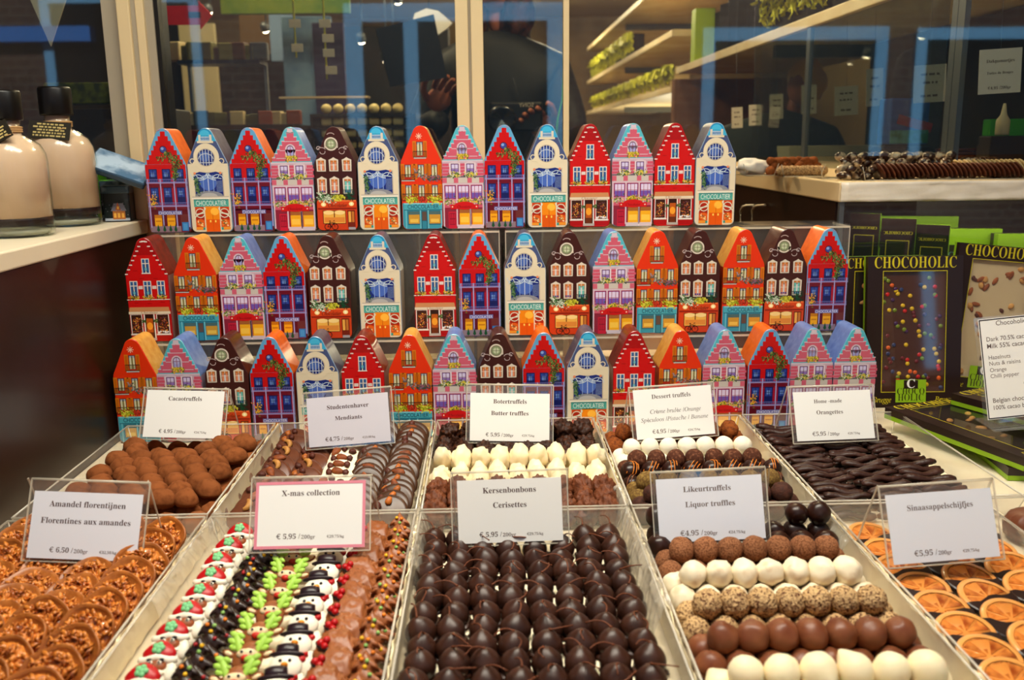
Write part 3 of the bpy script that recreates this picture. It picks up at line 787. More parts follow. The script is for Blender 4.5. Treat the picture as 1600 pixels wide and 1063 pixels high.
# ------------------------------------------------------------------ trays
PLAS = clear('tray_plastic', haze=.07, rough=.08, ior=1.22, haze_col=(244, 236, 220))
RIMM = clear('tray_rim', haze=.45, rough=.12, haze_col=(244, 236, 220))  # bright edge highlight put into the colour as pale haze
LINER = mat('tray_liner', (244, 232, 204), .6, bump=(.7, .3, .2))
DIV = [-58.6, -34.4, -9.1, 16.7, 40.4, 66.5]
YF, YS, YB = 57.0, 105.6, 143.4
def tray(x0, x1, y0, y1, lab, h=3.4):
    t = thing('chocolate_tray', lab, 'tray', T((x0 + x1) / 2, (y0 + y1) / 2, .04), 'clear plastic chocolate trays')
    w = (x1 - x0) / 2 - .35; d = (y1 - y0) / 2 - .3; iw = w - 1.0; idp = d - .9; th = .09
    mb = MB()
    mb.box(-iw, -idp, 0, iw, idp, th)
    B = [(-iw, -idp), (iw, -idp), (iw, idp), (-iw, idp)]; Tt = [(-w, -d), (w, -d), (w, d), (-w, d)]
    for i in range(4):
        j = (i + 1) % 4
        a, b = B[i], B[j]; c_, e = Tt[j], Tt[i]
        n = Vector(((b[1] - a[1]), -(b[0] - a[0]), 0)).normalized() * th
        vs = [(a[0], a[1], 0), (b[0], b[1], 0), (c_[0], c_[1], h), (e[0], e[1], h)]
        vs += [(p[0] + n.x, p[1] + n.y, p[2]) for p in vs]
        mb.add(vs, [(0, 1, 2, 3), (7, 6, 5, 4), (0, 4, 5, 1), (3, 2, 6, 7), (0, 3, 7, 4), (1, 5, 6, 2)], 0, None, None, False)
    mb.build('tray_shell', PLAS, t)
    r = MB()
    for (a, b) in ((0, 1), (1, 2), (2, 3), (3, 0)):
        p, q = Tt[a], Tt[b]
        r.tube([(p[0], p[1], h), (q[0], q[1], h)], .13, 6)
    for k in range(4): r.tube([(B[k][0], B[k][1], 0.1), (Tt[k][0], Tt[k][1], h)], .09, 6)
    r.build('rolled_rim', RIMM, t)
    l = MB(); l.box(-iw + .2, -idp + .2, th + .01, iw - .2, idp - .2, th + .06); l.build('paper_liner', LINER, t)
    return t
NAMES_F = ['almond florentines', 'Christmas chocolates', 'cherry bonbons', 'liquor truffles', 'candied orange slices']
NAMES_B = ['cocoa truffles', 'nut mendiants', 'butter truffles', 'dessert truffles', 'orangette sticks']
for i in range(5):
    tray(DIV[i], DIV[i + 1] if i < 4 else 60.4, YF, YS, 'clear plastic tray holding the ' + NAMES_F[i])
    tray(DIV[i], DIV[i + 1], YS + .3, YB, 'clear plastic tray holding the ' + NAMES_B[i])

# crinkled clear film and pale paper standing up between neighbouring trays
FILM = clear('crinkled_film', haze=.12, rough=.10, ior=1.3, haze_col=(246, 238, 222))
PAPER = mat('divider_paper', (242, 228, 194), .55, bump=(.8, .35, .25))
def strip(x, y0, y1, h, amp, seed, m, name, lab, cat, grp, dx=0.0, half=0.35):
    n = 46; k = 7; vs = []; fs = []
    for i in range(n + 1):
        y = y0 + (y1 - y0) * i / n
        for j in range(k + 1):
            f = j / k - .5
            p = Vector((y * .55, f * 2.2, seed * 5.1))
            o = noise.noise(p * 1.3) * amp + noise.noise(p * 4) * amp * .5
            z = .25 + h * (1 - (2 * f) ** 2) + .25 * abs(noise.noise(p * 2.5 + Vector((9, 1, 2)))) * h
            vs.append((x + f * half * 2 + o * (1 - abs(2 * f)) + dx, y, z))
    w = k + 1
    for i in range(n):
        for j in range(k):
            fs.append((i * w + j, i * w + j + 1, (i + 1) * w + j + 1, (i + 1) * w + j))
    o = MB().add(vs, fs, 0, None, None, False).build(name, m)
    so = o.modifiers.new('thickness', 'SOLIDIFY'); so.thickness = .0004
    return tag(o, lab, cat, grp)
for i in range(1, 5):
    a = NAMES_F[i - 1]; b = NAMES_F[i]
    strip(DIV[i], YF, YS - 1, 3.0, .35, i, PAPER, 'paper_strip', f'cream paper strip between the {a} and the {b}', 'paper strip', 'paper strips between trays', half=.22)
    a = NAMES_B[i - 1]; b = NAMES_B[i]
    strip(DIV[i], YS + 2, YB, 3.0, .35, i + 20, PAPER, 'paper_strip', f'cream paper strip between the {a} and the {b}', 'paper strip', 'paper strips between trays', half=.22)
def film(x, y0, y1, h, amp, seed, lab):
    strip(x, y0, y1, h, amp, seed, FILM, 'crinkled_film', 'crinkled clear film standing up between the ' + lab, 'plastic film', 'crinkled clear film between trays', half=1.3)
film(-33.9, 84, 107.5, 3.2, .8, 51, 'florentines and Christmas chocolates')
film(-9.0, 92, 108.5, 3.0, .8, 52, 'Christmas chocolates and cherry bonbons')
film(16.3, 80, 112, 3.6, .9, 53, 'cherry bonbons and liquor truffles')
film(40.3, 96, 108, 2.6, .6, 54, 'liquor truffles and orange slices')
# ------------------------------------------------------------------ chocolates
FLOORZ = .22          # top of the paper liner in a tray
COCOA = mat('cocoa_powder', (152, 96, 58), .9, spec=.1, mix=(1.2, (118, 70, 38), .45, .75), bump=(5, .35, .06), vary=.12)
DARK = mat('dark_chocolate', (62, 34, 24), .3, spec=.36, bump=(2, .08, .1), mix=(.6, (44, 24, 17), .4, .7), vary=.12)
DARKR = mat('dark_rough_chocolate', (70, 40, 24), .5, bump=(6, .7, .12), mix=(1.2, (112, 66, 36), .5, .75), vary=.1)
MILK = mat('milk_chocolate', (138, 88, 60), .38, bump=(1.5, .1, .1), mix=(.5, (120, 68, 42), .4, .7), vary=.1)
MILKR = mat('milk_rough_chocolate', (132, 78, 46), .55, bump=(5, .7, .15), mix=(1, (96, 54, 32), .45, .7), vary=.1)
WHITE = mat('white_chocolate', (246, 232, 198), .42, sss=.15, bump=(1.6, .2, .15), vary=.03)
WHITEB = mat('white_dusted_chocolate', (248, 240, 220), .7, sss=.12, bump=(7, .5, .08), vary=.03)
WHITET = mat('thin_white_coating', (240, 228, 202), .4, bump=(1.2, .2, .2), mix=(.7, (228, 208, 178), .54, .7), vary=.05)
DUST = mat('dusted_milk_truffle', (164, 116, 84), .85, spec=.15, bump=(6, .9, .16), mix=(5, (122, 80, 54), .42, .62), vary=.08)
DUSTD = mat('dusted_dark_truffle', (100, 60, 42), .8, spec=.2, bump=(7, .8, .14), mix=(2.6, (150, 104, 78), .5, .72), vary=.1)
OLIVE = mat('pistachio_truffle', (120, 92, 48), .85, bump=(8, .8, .12), mix=(3, (156, 128, 70), .45, .65), vary=.08)
SPEC = mat('biscuit_crumb', (158, 92, 38), .85, bump=(5, .9, .2), mix=(2, (116, 62, 24), .45, .65), vary=.08)
NUTTY = mat('chopped_nut_coating', (216, 182, 134), .6, bump=(4.5, 1, .25), mix=(4.2, (112, 64, 38), .5, .6), vary=.06)
STEM = mat('cherry_stem', (120, 68, 38), .6, bump=(3, .2, .05))
ORNGZ = mat('orange_drizzle', (222, 138, 52), .4, bump=(3, .1, .05))
GROUPS = {}

def simple(name, mbs, m):
    out = []
    for mb in mbs:
        t = thing(name); mb.build('body', m, t); out.append(t)
    return out
def solid(name, mbs, m):
    return [mb.build(name, m) for mb in mbs]
def rot3(rz=None, tilt=.25):
    return (rnd.uniform(-tilt, tilt), rnd.uniform(-tilt, tilt), rnd.uniform(0, 2 * PI) if rz is None else rz)
def jit(a): return rnd.uniform(-a, a)
def place(kind, x, y, z, label, group, cat, s=1.0, rz=None, tilt=.3, i=None, rx=0):
    a, b, c = rot3(rz, tilt)
    return kind.put(T(x, y, z, a + rx, b, c, s), label, group, i, cat)
def fl(c, n): return f'{ORD[c + 1]} from left' if c <= (n - 1) / 2 else f'{ORD[n - c]} from right'

def blobs(n, rx, ry, rz, seed0, sub=3, **kw): return [MB().blob(rx * (1 + .06 * math.sin(i * 2.3)), ry * (1 + .06 * math.cos(i * 1.7)), rz * (1 + .05 * math.sin(i * 3.1)), sub, seed=seed0 + i, **kw) for i in range(n)]

def pyramid(kind, y0, x0, x1, n, r, what, tray_, group, cat='truffle', ntop=None, dy=None, tilt=3.0):
    """two rows on the tray and one row resting in the hollows"""
    dy = dy or r; p = (x1 - x0) / (n - 1); ntop = ntop or n - 1
    zt = FLOORZ + r + math.sqrt(max(.3, 4 * r * r - dy * dy - p * p / 4)) * 1.01
    for k, (yy, nm) in enumerate(((y0 + dy, 'back lower row'), (y0 - dy, 'front lower row'))):
        for c in range(n):
            place(kind, x0 + p * c + jit(.06), yy + jit(.06), FLOORZ + r * .97, f'{what}, {nm}, {fl(c, n)}, {tray_}', group, cat, rnd.uniform(.97, 1.0), None, tilt)
    for c in range(ntop):
        place(kind, x0 + p * (c + .5) + jit(.05), y0 + jit(.05), zt, f'{what}, upper row, {fl(c, ntop)}, {tray_}', group, cat, rnd.uniform(.98, 1.02), None, tilt)

# --- liquor truffles (front tray, fourth from left)
K_dust = Kind(*solid('dusted_truffle', blobs(4, 1.42, 1.42, 1.40, 10, amp=.06, freq=1.5, amp2=.05, freq2=6), DUST))
K_coat = Kind(*solid('coated_truffle', blobs(6, 1.44, 1.44, 1.42, 20, amp=.14, freq=1.4, amp2=.1, freq2=2.6, ridge=.06), WHITET))
K_nut = Kind(*solid('nut_truffle', blobs(4, 1.44, 1.44, 1.42, 30, sub=4, amp=.05, freq=1.5, amp2=.14, freq2=8), NUTTY))
K_milk = Kind(*solid('milk_truffle', blobs(6, 1.46, 1.46, 1.44, 40, amp=.08, freq=1.2, ridge=.09, freq2=1.8), MILK))
def tip(q):
    t = max(0, q.z / 1.5); return Vector((q.x * (1 - .35 * t ** 3), q.y * (1 - .35 * t ** 3), q.z * (1 + .22 * t ** 4)))
K_whip = Kind(*solid('white_truffle', blobs(4, 1.6, 1.6, 1.62, 50, amp=.06, freq=1.2, amp2=.03, freq2=3, fn=tip), WHITE))
LX0, LX1 = 19.1, 37.7
pyramid(K_dust, 92.9, LX0, LX1, 8, 1.38, 'brown dusted truffle', 'liquor tray', 'brown dusted liquor truffles')
pyramid(K_coat, 87.1, LX0, LX1, 8, 1.40, 'white coated truffle', 'liquor tray', 'white coated liquor truffles', ntop=7)
pyramid(K_nut, 80.9, LX0, LX1, 8, 1.40, 'chopped-nut truffle', 'liquor tray', 'chopped-nut liquor truffles')
pyramid(K_milk, 74.7, LX0, LX1, 8, 1.42, 'smooth milk truffle', 'liquor tray', 'milk liquor truffles')
pyramid(K_whip, 68.6, LX0 + .2, LX1 - .2, 7, 1.52, 'smooth white truffle', 'liquor tray', 'white liquor truffles')
K_dk = Kind(*solid('dark_truffle', blobs(4, 1.42, 1.42, 1.4, 60, amp=.06, freq=1.4, ridge=.05, freq2=2), DARK))
for c in range(8):
    place(K_dk, LX0 + c * 2.76 + jit(.08), 98.4 + jit(.15), FLOORZ + 1.4, f'glossy dark truffle, back row of liquor tray, {fl(c, 8)}', 'dark liquor truffles', 'truffle', 1, None, 3)

# --- dessert truffles (back tray, fourth from left)
DX0, DX1 = 19.0, 38.0
K_spec = Kind(*solid('biscuit_truffle', blobs(4, 1.4, 1.4, 1.35, 70, amp=.12, freq=1.6, amp2=.14, freq2=5), SPEC))
K_wd = Kind(*solid('white_ball_truffle', blobs(4, 1.36, 1.36, 1.34, 80, amp=.04, freq=1.6, amp2=.025, freq2=7), WHITEB))
K_dd = Kind(*solid('dusted_dark_truffle', blobs(4, 1.34, 1.34, 1.32, 90, amp=.05, freq=1.6, amp2=.04, freq2=7), DUSTD))
K_ol = Kind(*solid('pistachio_truffle', blobs(3, 1.34, 1.34, 1.32, 95, amp=.05, freq=1.6, amp2=.04, freq2=7), OLIVE))
K_db = Kind(*solid('cocoa_ball_truffle', blobs(3, 1.36, 1.36, 1.32, 98, amp=.06, freq=1.6, amp2=.05, freq2=6), mat('cocoa_ball', (92, 52, 36), .75, bump=(6, .7, .14), mix=(2, (66, 36, 26), .45, .65), vary=.08)))
def striped(seed, stripe):
    t = thing('striped_truffle'); r = 1.34
    MB().blob(r, r, r * .96, 3, .05, 1.4, seed).build('body', DARK, t)
    s = MB(); rr = random.Random(seed)
    for k in range(4):
        off = -.75 + k * .5 + rr.uniform(-.12, .12); h = math.sqrt(max(.05, 1 - (off / 1.1) ** 2)) * r * 1.03
        s.tube([(off + .3 * math.sin(a * 1.3), h * math.cos(a), h * math.sin(a) * .97) for a in [PI * (.04 + .92 * q / 16) for q in range(17)]], .07, 5)
    s.build('drizzle', stripe, t)
    return t
K_st = Kind(striped(1, ORNGZ), striped(2, ORNGZ), striped(3, ORNGZ))
K_sm = Kind(striped(4, MILK), striped(5, MILK))
pyramid(K_spec, 135.6, DX0 - .2, DX1, 8, 1.32, 'biscuit crumb truffle', 'dessert tray', 'biscuit crumb truffles', dy=1.25)
pyramid(K_wd, 128.0, DX0, DX1, 8, 1.32, 'snow white truffle', 'dessert tray', 'white dessert truffles', dy=1.25)
pyramid(K_dd, 122.9, DX0, DX1, 8, 1.30, 'frosted brown truffle', 'dessert tray', 'frosted brown dessert truffles', dy=1.22)
for k, yy in enumerate((119.9, 118.3)):
    for c in range(8):
        place(K_st if k == 0 else K_sm, DX0 + c * 2.8 + jit(.05), yy, FLOORZ + 1.28 + (1.3 if k == 0 else 0), f'dark striped truffle, {"upper" if k == 0 else "lower"} row, {fl(c, 8)}, dessert tray', 'striped dessert truffles', 'truffle', 1, jit(.5), .25)
pyramid(K_ol, 114.4, DX0, DX1, 8, 1.30, 'olive dusted truffle', 'dessert tray', 'olive dusted truffles', dy=1.22)
pyramid(K_db, 109.4, DX0, DX1, 8, 1.32, 'dark cocoa truffle', 'dessert tray', 'dark cocoa truffles', dy=1.22)
for r_ in range(2):
    for c in range(8):
        place(K_dk, LX0 + .3 + c * 2.74 + jit(.1), 101.4 + r_ * .1, FLOORZ + 1.4 + r_ * 2.3, f'glossy dark truffle, {["lower", "upper"][r_]} row by the back rim of liquor tray, {fl(c, 8)}', 'dark liquor truffles', 'truffle', .97, None, 3) if r_ == 0 or c in (0, 1, 6, 7) else None
K_dk.done()

# --- butter truffles (back tray, middle)
BX0, BX1 = -7.2, 14.4
K_bd = Kind(*solid('dark_butter_truffle', blobs(5, 1.28, 1.28, 1.45, 110, sub=4, amp=.3, freq=1.8, ridge=.36, freq2=4.2), DARKR))
K_bw = Kind(*solid('white_butter_truffle', blobs(6, 1.36, 1.3, 2.0, 120, amp=.26, freq=1.7, amp2=.2, freq2=3.0), WHITE))
K_bm = Kind(*solid('milk_butter_truffle', blobs(5, 1.24, 1.28, 1.85, 130, sub=4, amp=.26, freq=1.6, ridge=.34, freq2=4.4), MILKR))
def lean(kind, y, z, n, what, where, group, x0=BX0, x1=BX1, rx=-.35):
    for c in range(n):
        place(kind, x0 + (x1 - x0) * c / (n - 1) + jit(.08), y + jit(.1), z, f'{what}, {where}, {fl(c, n)}, butter truffle tray', group, 'truffle', rnd.uniform(.95, 1.04), rnd.choice((0, PI)) + jit(.3), .12, rx=rx)
for y_, z_, w_ in ((138.2, 1.6, 'back row'), (136.6, 3.4, 'upper row'), (134.6, 1.6, 'third row from back'), (131.8, 1.7, 'fourth row from back'), (129.0, 1.6, 'nearest dark row')):
    lean(K_bd, y_, z_, 8, 'craggy dark truffle', w_, 'craggy dark butter truffles', BX0 + (.9 if z_ > 3 else 0), BX1 - (.4 if z_ > 3 else 0))
for y_, z_, w_ in ((126.2, 2.1, 'back lower row'), (124.0, 3.6, 'upper row'), (121.6, 1.9, 'middle lower row'), (118.9, 2.1, 'second row from front'), (116.4, 1.9, 'nearest white row')):
    lean(K_bw, y_, z_, 9, 'craggy white truffle', w_, 'craggy white butter truffles', BX0 + (.2 if z_ > 3 else 0), BX1 + (.2 if z_ > 3 else 0))
for y_, z_, w_ in ((113.4, 2.6, 'back row'), (110.6, 2.1, 'middle row'), (108.2, 1.7, 'front row')):
    lean(K_bm, y_, z_, 9, 'craggy milk truffle', w_, 'craggy milk butter truffles')

# --- cocoa truffles (back tray, far left)
def dome(q):
    z = q.z if q.z > 0 else q.z * .45; return Vector((q.x, q.y, z))
K_co = Kind(*solid('cocoa_truffle', [MB().blob(1.68, 1.5, 1.62, 3, .12, 1.3, 140 + i, ridge=.05, freq2=2.4, amp2=.03, fn=dome) for i in range(7)], COCOA))
for r in range(10):
    n = 7 if r % 2 else 6
    for c in range(n):
        x = -55.4 + (c + (.0 if r % 2 else .5)) * 3.3; y = 108.6 + r * 3.2
        place(K_co, x + jit(.15), y + jit(.2), FLOORZ + .8 + jit(.05), f'cocoa-dusted truffle, lower layer, row {["one","two","three","four","five","six","seven","eight","nine","ten"][r]} from front, {fl(c, n)}', 'cocoa truffles', 'truffle', rnd.uniform(.95, 1.08), jit(.9), .16)
for r in range(8):
    n = 6 if r % 2 else 5
    for c in range(n):
        if (r, c) in ((6, 1), (6, 2), (7, 1), (7, 2), (7, 3)): continue
        x = -55.4 + (c + (.5 if r % 2 else 1.0)) * 3.3; y = 111.4 + r * 3.2
        place(K_co, x + jit(.25), y + jit(.25), FLOORZ + 2.75 + jit(.15), f'cocoa-dusted truffle, top layer, row {["one","two","three","four","five","six","seven","eight"][r]} from front, {fl(c, n)}', 'cocoa truffles', 'truffle', rnd.uniform(1, 1.12), jit(1.2), .28)

# --- cherry bonbons (front tray, middle)
def cherry(seed):
    t = thing('cherry_bonbon'); rr = random.Random(seed)
    def f(q):
        k = max(0, q.z / 1.4); b = min(0, q.z + .7)
        return Vector((q.x * (1 - .2 * k ** 2.4), q.y * (1 - .2 * k ** 2.4), (q.z * (1 + .10 * k ** 6)) if q.z > -.95 else -.95))
    mb = MB().blob(1.42, 1.42, 1.42, 3, .06, 1.2, seed, ridge=.03, freq2=1.6, fn=f)
    mb.lathe([(1.5, -.95), (1.62, -.88), (1.45, -.72), (1.2, -.6)], 20, wob=lambda a, z: 1 + .10 * math.sin(3 * a + seed) + .07 * math.sin(7 * a + seed * 2))
    mb.build('chocolate_shell', mat('cherry_shell', (78, 47, 34), .36, spec=.34, bump=(1.5, .12, .12), mix=(.5, (58, 35, 27), .4, .7), vary=.12), t)
    a = rr.uniform(0, 6.28); l = rr.uniform(1.2, 2.6); k = rr.uniform(.3, 1.0)
    pts = [Vector((0, 0, 1.5))]
    for i in range(1, 9):
        f_ = i / 8
        pts.append(Vector((math.cos(a + f_ * k) * l * f_ ** 1.1, math.sin(a + f_ * k) * l * f_ ** 1.1, 1.5 + (1.1 - k * .6) * math.sin(f_ * 2.6) * .55)))
    MB().tube(pts, lambda f_: .085 - .03 * f_ + (.10 if f_ < .05 else 0) + (.03 if f_ > .95 else 0), 6).build('stem', STEM, t)
    return t
K_ch = Kind(*[cherry(i + 200) for i in range(9)])
for r in range(14):
    for c in range(8):
        x = -7.0 + c * 2.96 + (.25 * math.sin(r * 1.7 + c)); y = 63.4 + r * 2.98
        x = x * (1 - .0 * r)
        if r > 12 and 1 < c < 6: continue
        place(K_ch, x + jit(.08), y + jit(.12), FLOORZ + .98, f'dark cherry bonbon, {fl(c, 8)}, {ORD[r + 1]} row from front', 'cherry bonbons', 'bonbon', rnd.uniform(.98, 1.06), rnd.uniform(0, 6.28), .2)

# --- orangettes (back tray, far right)
def stick(seed):
    rr = random.Random(seed); L_ = rr.uniform(5.6, 6.6); b = rr.uniform(-.5, .5); pts = []
    for i in range(11):
        f = i / 10 - .5
        pts.append((f * L_, b * (f * f * 4 - .4) + .12 * math.sin(seed + i), .18 * math.sin(seed * 2 + i * .8)))
    mb = MB(); mb.tube(pts, lambda f: .56 * (1 - .4 * abs(2 * f - 1) ** 12) * (1 + .12 * math.sin(f * 9 + seed)), 9, flat=.8)
    for i, p in enumerate(mb.v):
        k = noise.noise(p * 1.6 + Vector((seed, 0, 0))) * .12; mb.v[i] = p + Vector((0, k, k))
    return mb
K_or = Kind(*solid('orangette_stick', [stick(i + 300) for i in range(9)], mat('orangette_chocolate', (70, 42, 32), .42, bump=(2.5, .5, .15), mix=(.9, (84, 50, 38), .5, .8), vary=.12)))
for lay in range(3):
    for c in range(3):
        n = (22, 21, 17)[lay]
        for r in range(n):
            y = 107.6 + 34 * (r + .5 * (lay % 2)) / 21.5 + (0 if lay < 2 else .6)
            if lay == 2: y = 108 + r * 1.92
            x = 45.0 + c * 6.9
            place(K_or, x + jit(.35), y + jit(.1), FLOORZ + .55 + lay * .86, f'dark orangette stick, {["lower", "middle", "top"][lay]} layer, {["left", "middle", "right"][c]} column, {ORD[min(24, r + 1)]} from front', 'dark orangette sticks', 'chocolate stick', rnd.uniform(.95, 1.04), rnd.choice((0, PI)) + jit(.12 if lay < 2 else .2), .05)

# --- nut mendiants (back tray, second from left)
ALM = mat('almond', (170, 98, 50), .6, bump=(4, .5, .1), mix=(1, (130, 70, 34), .4, .7), vary=.1)
RAI = mat('raisin', (104, 54, 38), .45, bump=(5, .6, .15), mix=(1, (96, 46, 28), .5, .8), vary=.2)
CAS = mat('cashew', (214, 166, 100), .55, bump=(2, .2, .1), mix=(.8, (192, 138, 74), .4, .7), vary=.06)
HAZ = mat('golden_raisin', (186, 112, 50), .45, bump=(3, .4, .1), vary=.15)
def almond_mb(M, seed=0):
    def f(q): return Vector((q.x, q.y * (1 - .35 * q.x / .95), q.z))
    return MB().blob(.95, .52, .34, 2, .05, 2, seed, M=M, fn=f)
def raisin_mb(M, seed=0): return MB().blob(.55, .42, .34, 2, .3, 1.8, seed, M=M, ridge=.12, freq2=4)
def cashew_mb(M, seed=0):
    mb = MB(); mb.tube([(.75 * math.cos(a), .75 * math.sin(a) - .4, .05) for a in [.3 + 2.5 * k / 9 for k in range(10)]], lambda f: .16 + .26 * math.sin(PI * min(.97, max(.06, f))), 8)
    for i, p in enumerate(mb.v): mb.v[i] = M @ p
    return mb
def mendiant(choc, seed, top):
    t = thing('mendiant'); rr = random.Random(seed)
    def w(a, z): return 1 + .035 * math.sin(2 * a + seed) + .025 * math.sin(3 * a + seed * 1.7)
    MB().lathe([(0, 0), (2.1, 0), (2.36, .10), (2.4, .26), (2.28, .42), (1.9, .5), (0, .54)], 28, wob=w).build('chocolate_disc', choc, t)
    sp = [(0, 1.5), (-1.25, 1.0), (1.2, 1.05), (.1, .2), (.9, 1.8), (-.7, 1.85)]
    for k, kind in enumerate(top):
        x, y = sp[k]; M = T(x + rr.uniform(-.15, .15), y + rr.uniform(-.15, .15), .66, rz=rr.uniform(0, 6.28))
        {'a': lambda: almond_mb(M, seed + k).build('almond', ALM, t), 'r': lambda: raisin_mb(M, seed + k).build('raisin', RAI, t),
         'c': lambda: cashew_mb(M, seed).build('cashew', CAS, t), 'g': lambda: raisin_mb(M, seed + k + 5).build('golden_raisin', HAZ, t)}[kind]()
    return t
MILKG = mat('milk_chocolate_glossy', (122, 76, 54), .26, bump=(.7, .05, .1), mix=(.4, (104, 62, 44), .4, .7), vary=.07)
DARKG = mat('dark_chocolate_satin', (96, 66, 46), .3, bump=(.7, .05, .1), mix=(.4, (76, 50, 36), .4, .7), vary=.08)
KM = {'milk chocolate': Kind(*[mendiant(MILKG, 400 + i, q) for i, q in enumerate(['ar', 'cr', 'a', 'rg', 'ar', 'c'])]),
      'white chocolate': Kind(*[mendiant(mat('white_chocolate_disc', (250, 240, 214), .35, sss=.1, bump=(.8, .05, .1)), 420 + i, q) for i, q in enumerate(['rar', 'ra', 'arr'])]),
      'dark chocolate': Kind(*[mendiant(DARKG, 440 + i, q) for i, q in enumerate(['ag', 'r', 'a', 'gr', 'a', ''])])}
for c, (x, k, nm) in enumerate([(-30.5, 'milk chocolate', 'far left'), (-26.1, 'milk chocolate', 'second'), (-21.6, 'white chocolate', 'middle'), (-17.2, 'dark chocolate', 'fourth'), (-12.7, 'dark chocolate', 'far right')]):
    n = 18
    for r in range(n):
        y = 108.4 + r * (2.0 if c > 2 else 3.0) + (c % 2) * .5
        if y > 141: continue
        KM[k].put(T(x + jit(.25), y, FLOORZ + (1.88 if c > 2 else 1.6) + jit(.1), math.radians((48 if c > 2 else 36) + jit(4)), jit(.1), jit(.2)), f'{k} mendiant with nuts and raisins, {nm} column, {ORD[r + 1]} from front', 'nut mendiants', None, 'mendiant')

# --- almond florentines (front tray, far left)
CARA = mat('caramel_disc', (190, 124, 64), .34, bump=(1.2, .2, .1), mix=(.7, (150, 84, 34), .4, .7), vary=.1)
FLAKE = mat('caramel_almond', (226, 150, 72), .26, bump=(2.5, .3, .1), mix=(1.0, (168, 92, 36), .46, .66), coat=.6, vary=.1)
def florentine(seed):
    t = thing('florentine'); rr = random.Random(seed)
    def w(a, z): return 1 + .03 * math.sin(2 * a + seed) + .03 * math.sin(5 * a + seed * 1.3)
    MB().lathe([(0, 0), (2.7, 0), (3.05, .18), (3.15, .7), (3.02, .78), (2.8, .42), (0, .34)], 34, wob=w).build('caramel_disc', CARA, t)
    mb = MB()
    for i in range(190):
        d = math.sqrt(rr.random()) * 2.62; a = rr.uniform(0, 6.28); L_ = rr.uniform(.35, .8); W_ = rr.uniform(.16, .36)
        M = T(d * math.cos(a), d * math.sin(a) - .3, .5 + rr.uniform(0, .36), rr.uniform(-.9, .9), rr.uniform(-.9, .9), rr.uniform(0, 6.28))
        mb.blob(L_, W_, rr.uniform(.05, .1), 1, .25, 2, seed + i, M=M)
    mb.blob(2.55, 2.55, .34, 3, .12, 2.5, seed, amp2=.2, freq2=7, M=T(0, -.25, .4))
    mb.build('almond_topping', FLAKE, t)
    return t
K_fl = Kind(*[florentine(500 + i) for i in range(5)])
for c in range(4):
    for r in range(15):
        x = -53.9 + c * 5.2 + (jit(.1)); y = 60.5 + r * 3.5 + (c % 2) * 1.6
        if y > 102.6: continue
        low = 82.5 < y < 95 and c < 3
        K_fl.put(T(x, y, FLOORZ + (1.4 if low else 2.2) + jit(.1), math.radians((26 if low else 44) + jit(4)), jit(.12), jit(.35), .94), f'almond florentine disc, {["far left", "second", "third", "far right"][c]} column, {ORD[r + 1]} from front', 'almond florentines', None, 'florentine')

# --- candied orange slices half dipped in chocolate (front tray, far right)
PEEL = mat('candied_peel', (232, 168, 98), .3, coat=.4, bump=(2, .15, .05), sss=.1, vary=.08)
PULP = mat('candied_pulp', (220, 142, 70), .26, coat=.3, bump=(3, .6, .14), mix=(.8, (160, 80, 28), .42, .68), sss=.12, vary=.1)
SLCH = mat('slice_dip_chocolate', (58, 40, 36), .34, bump=(1.5, .2, .1), vary=.1)
PITH = mat('candied_membrane', (224, 152, 80), .3, coat=.2, vary=.06)
def slice_(seed):
    t = thing('orange_slice'); rr = random.Random(seed); R = 2.85; cut = -.35 + rr.uniform(-.25, .25)
    def w(a, z): return 1 + .02 * math.sin(2 * a + seed)
    MB().lathe([(2.35, .05), (2.8, .02), (2.9, .22), (2.8, .44), (2.35, .42)], 40, caps=False, wob=w).build('peel', PEEL, t)
    m = MB()
    for k in range(9):
        a0 = 2 * PI * k / 9 + .07; a1 = 2 * PI * (k + 1) / 9 - .07
        pts = [(.3 * math.cos((a0 + a1) / 2), .3 * math.sin((a0 + a1) / 2))] + [(2.25 * math.cos(a0 + (a1 - a0) * j / 6), 2.25 * math.sin(a0 + (a1 - a0) * j / 6)) for j in range(7)]
        n = len(pts); vs = [(p[0], p[1], .06) for p in pts] + [(p[0], p[1], .36 + .05 * math.sin(k * 2 + i)) for i, p in enumerate(pts)]
        m.add(vs, [list(range(n))[::-1], list(range(n, 2 * n))] + [(i, (i + 1) % n, n + (i + 1) % n, n + i) for i in range(n)], 0, None, None, False)
    m.build('pulp', PULP, t)
    MB().lathe([(0, .05), (2.4, .05), (2.4, .33), (0, .31)], 30).build('membrane', PITH, t)
    d = MB(); pts = []
    a0 = math.asin(max(-.9, min(.9, cut / 3.0)))
    for k in range(17):
        a = PI - a0 + (PI + 2 * a0) * k / 16; pts.append((3.02 * math.cos(a), 3.02 * math.sin(a)))
    for k in range(1, 8): pts.append((pts[16][0] + (pts[0][0] - pts[16][0]) * k / 8, cut + .25 * math.sin(k * 1.3 + seed)))
    n = len(pts)
    d.add([(p[0], p[1], -.06) for p in pts] + [(p[0], p[1], .46) for p in pts] + [(p[0] * .95, p[1] * .95 + (cut * .05), .54) for p in pts],
          [list(range(n))[::-1]] + [(i, (i + 1) % n, n + (i + 1) % n, n + i) for i in range(n)] + [(n + i, n + (i + 1) % n, 2 * n + (i + 1) % n, 2 * n + i) for i in range(n)] + [list(range(2 * n, 3 * n))], 0, None, None, False)
    d.build('chocolate_dip', SLCH, t)
    return t
K_sl = Kind(*[slice_(600 + i) for i in range(5)])
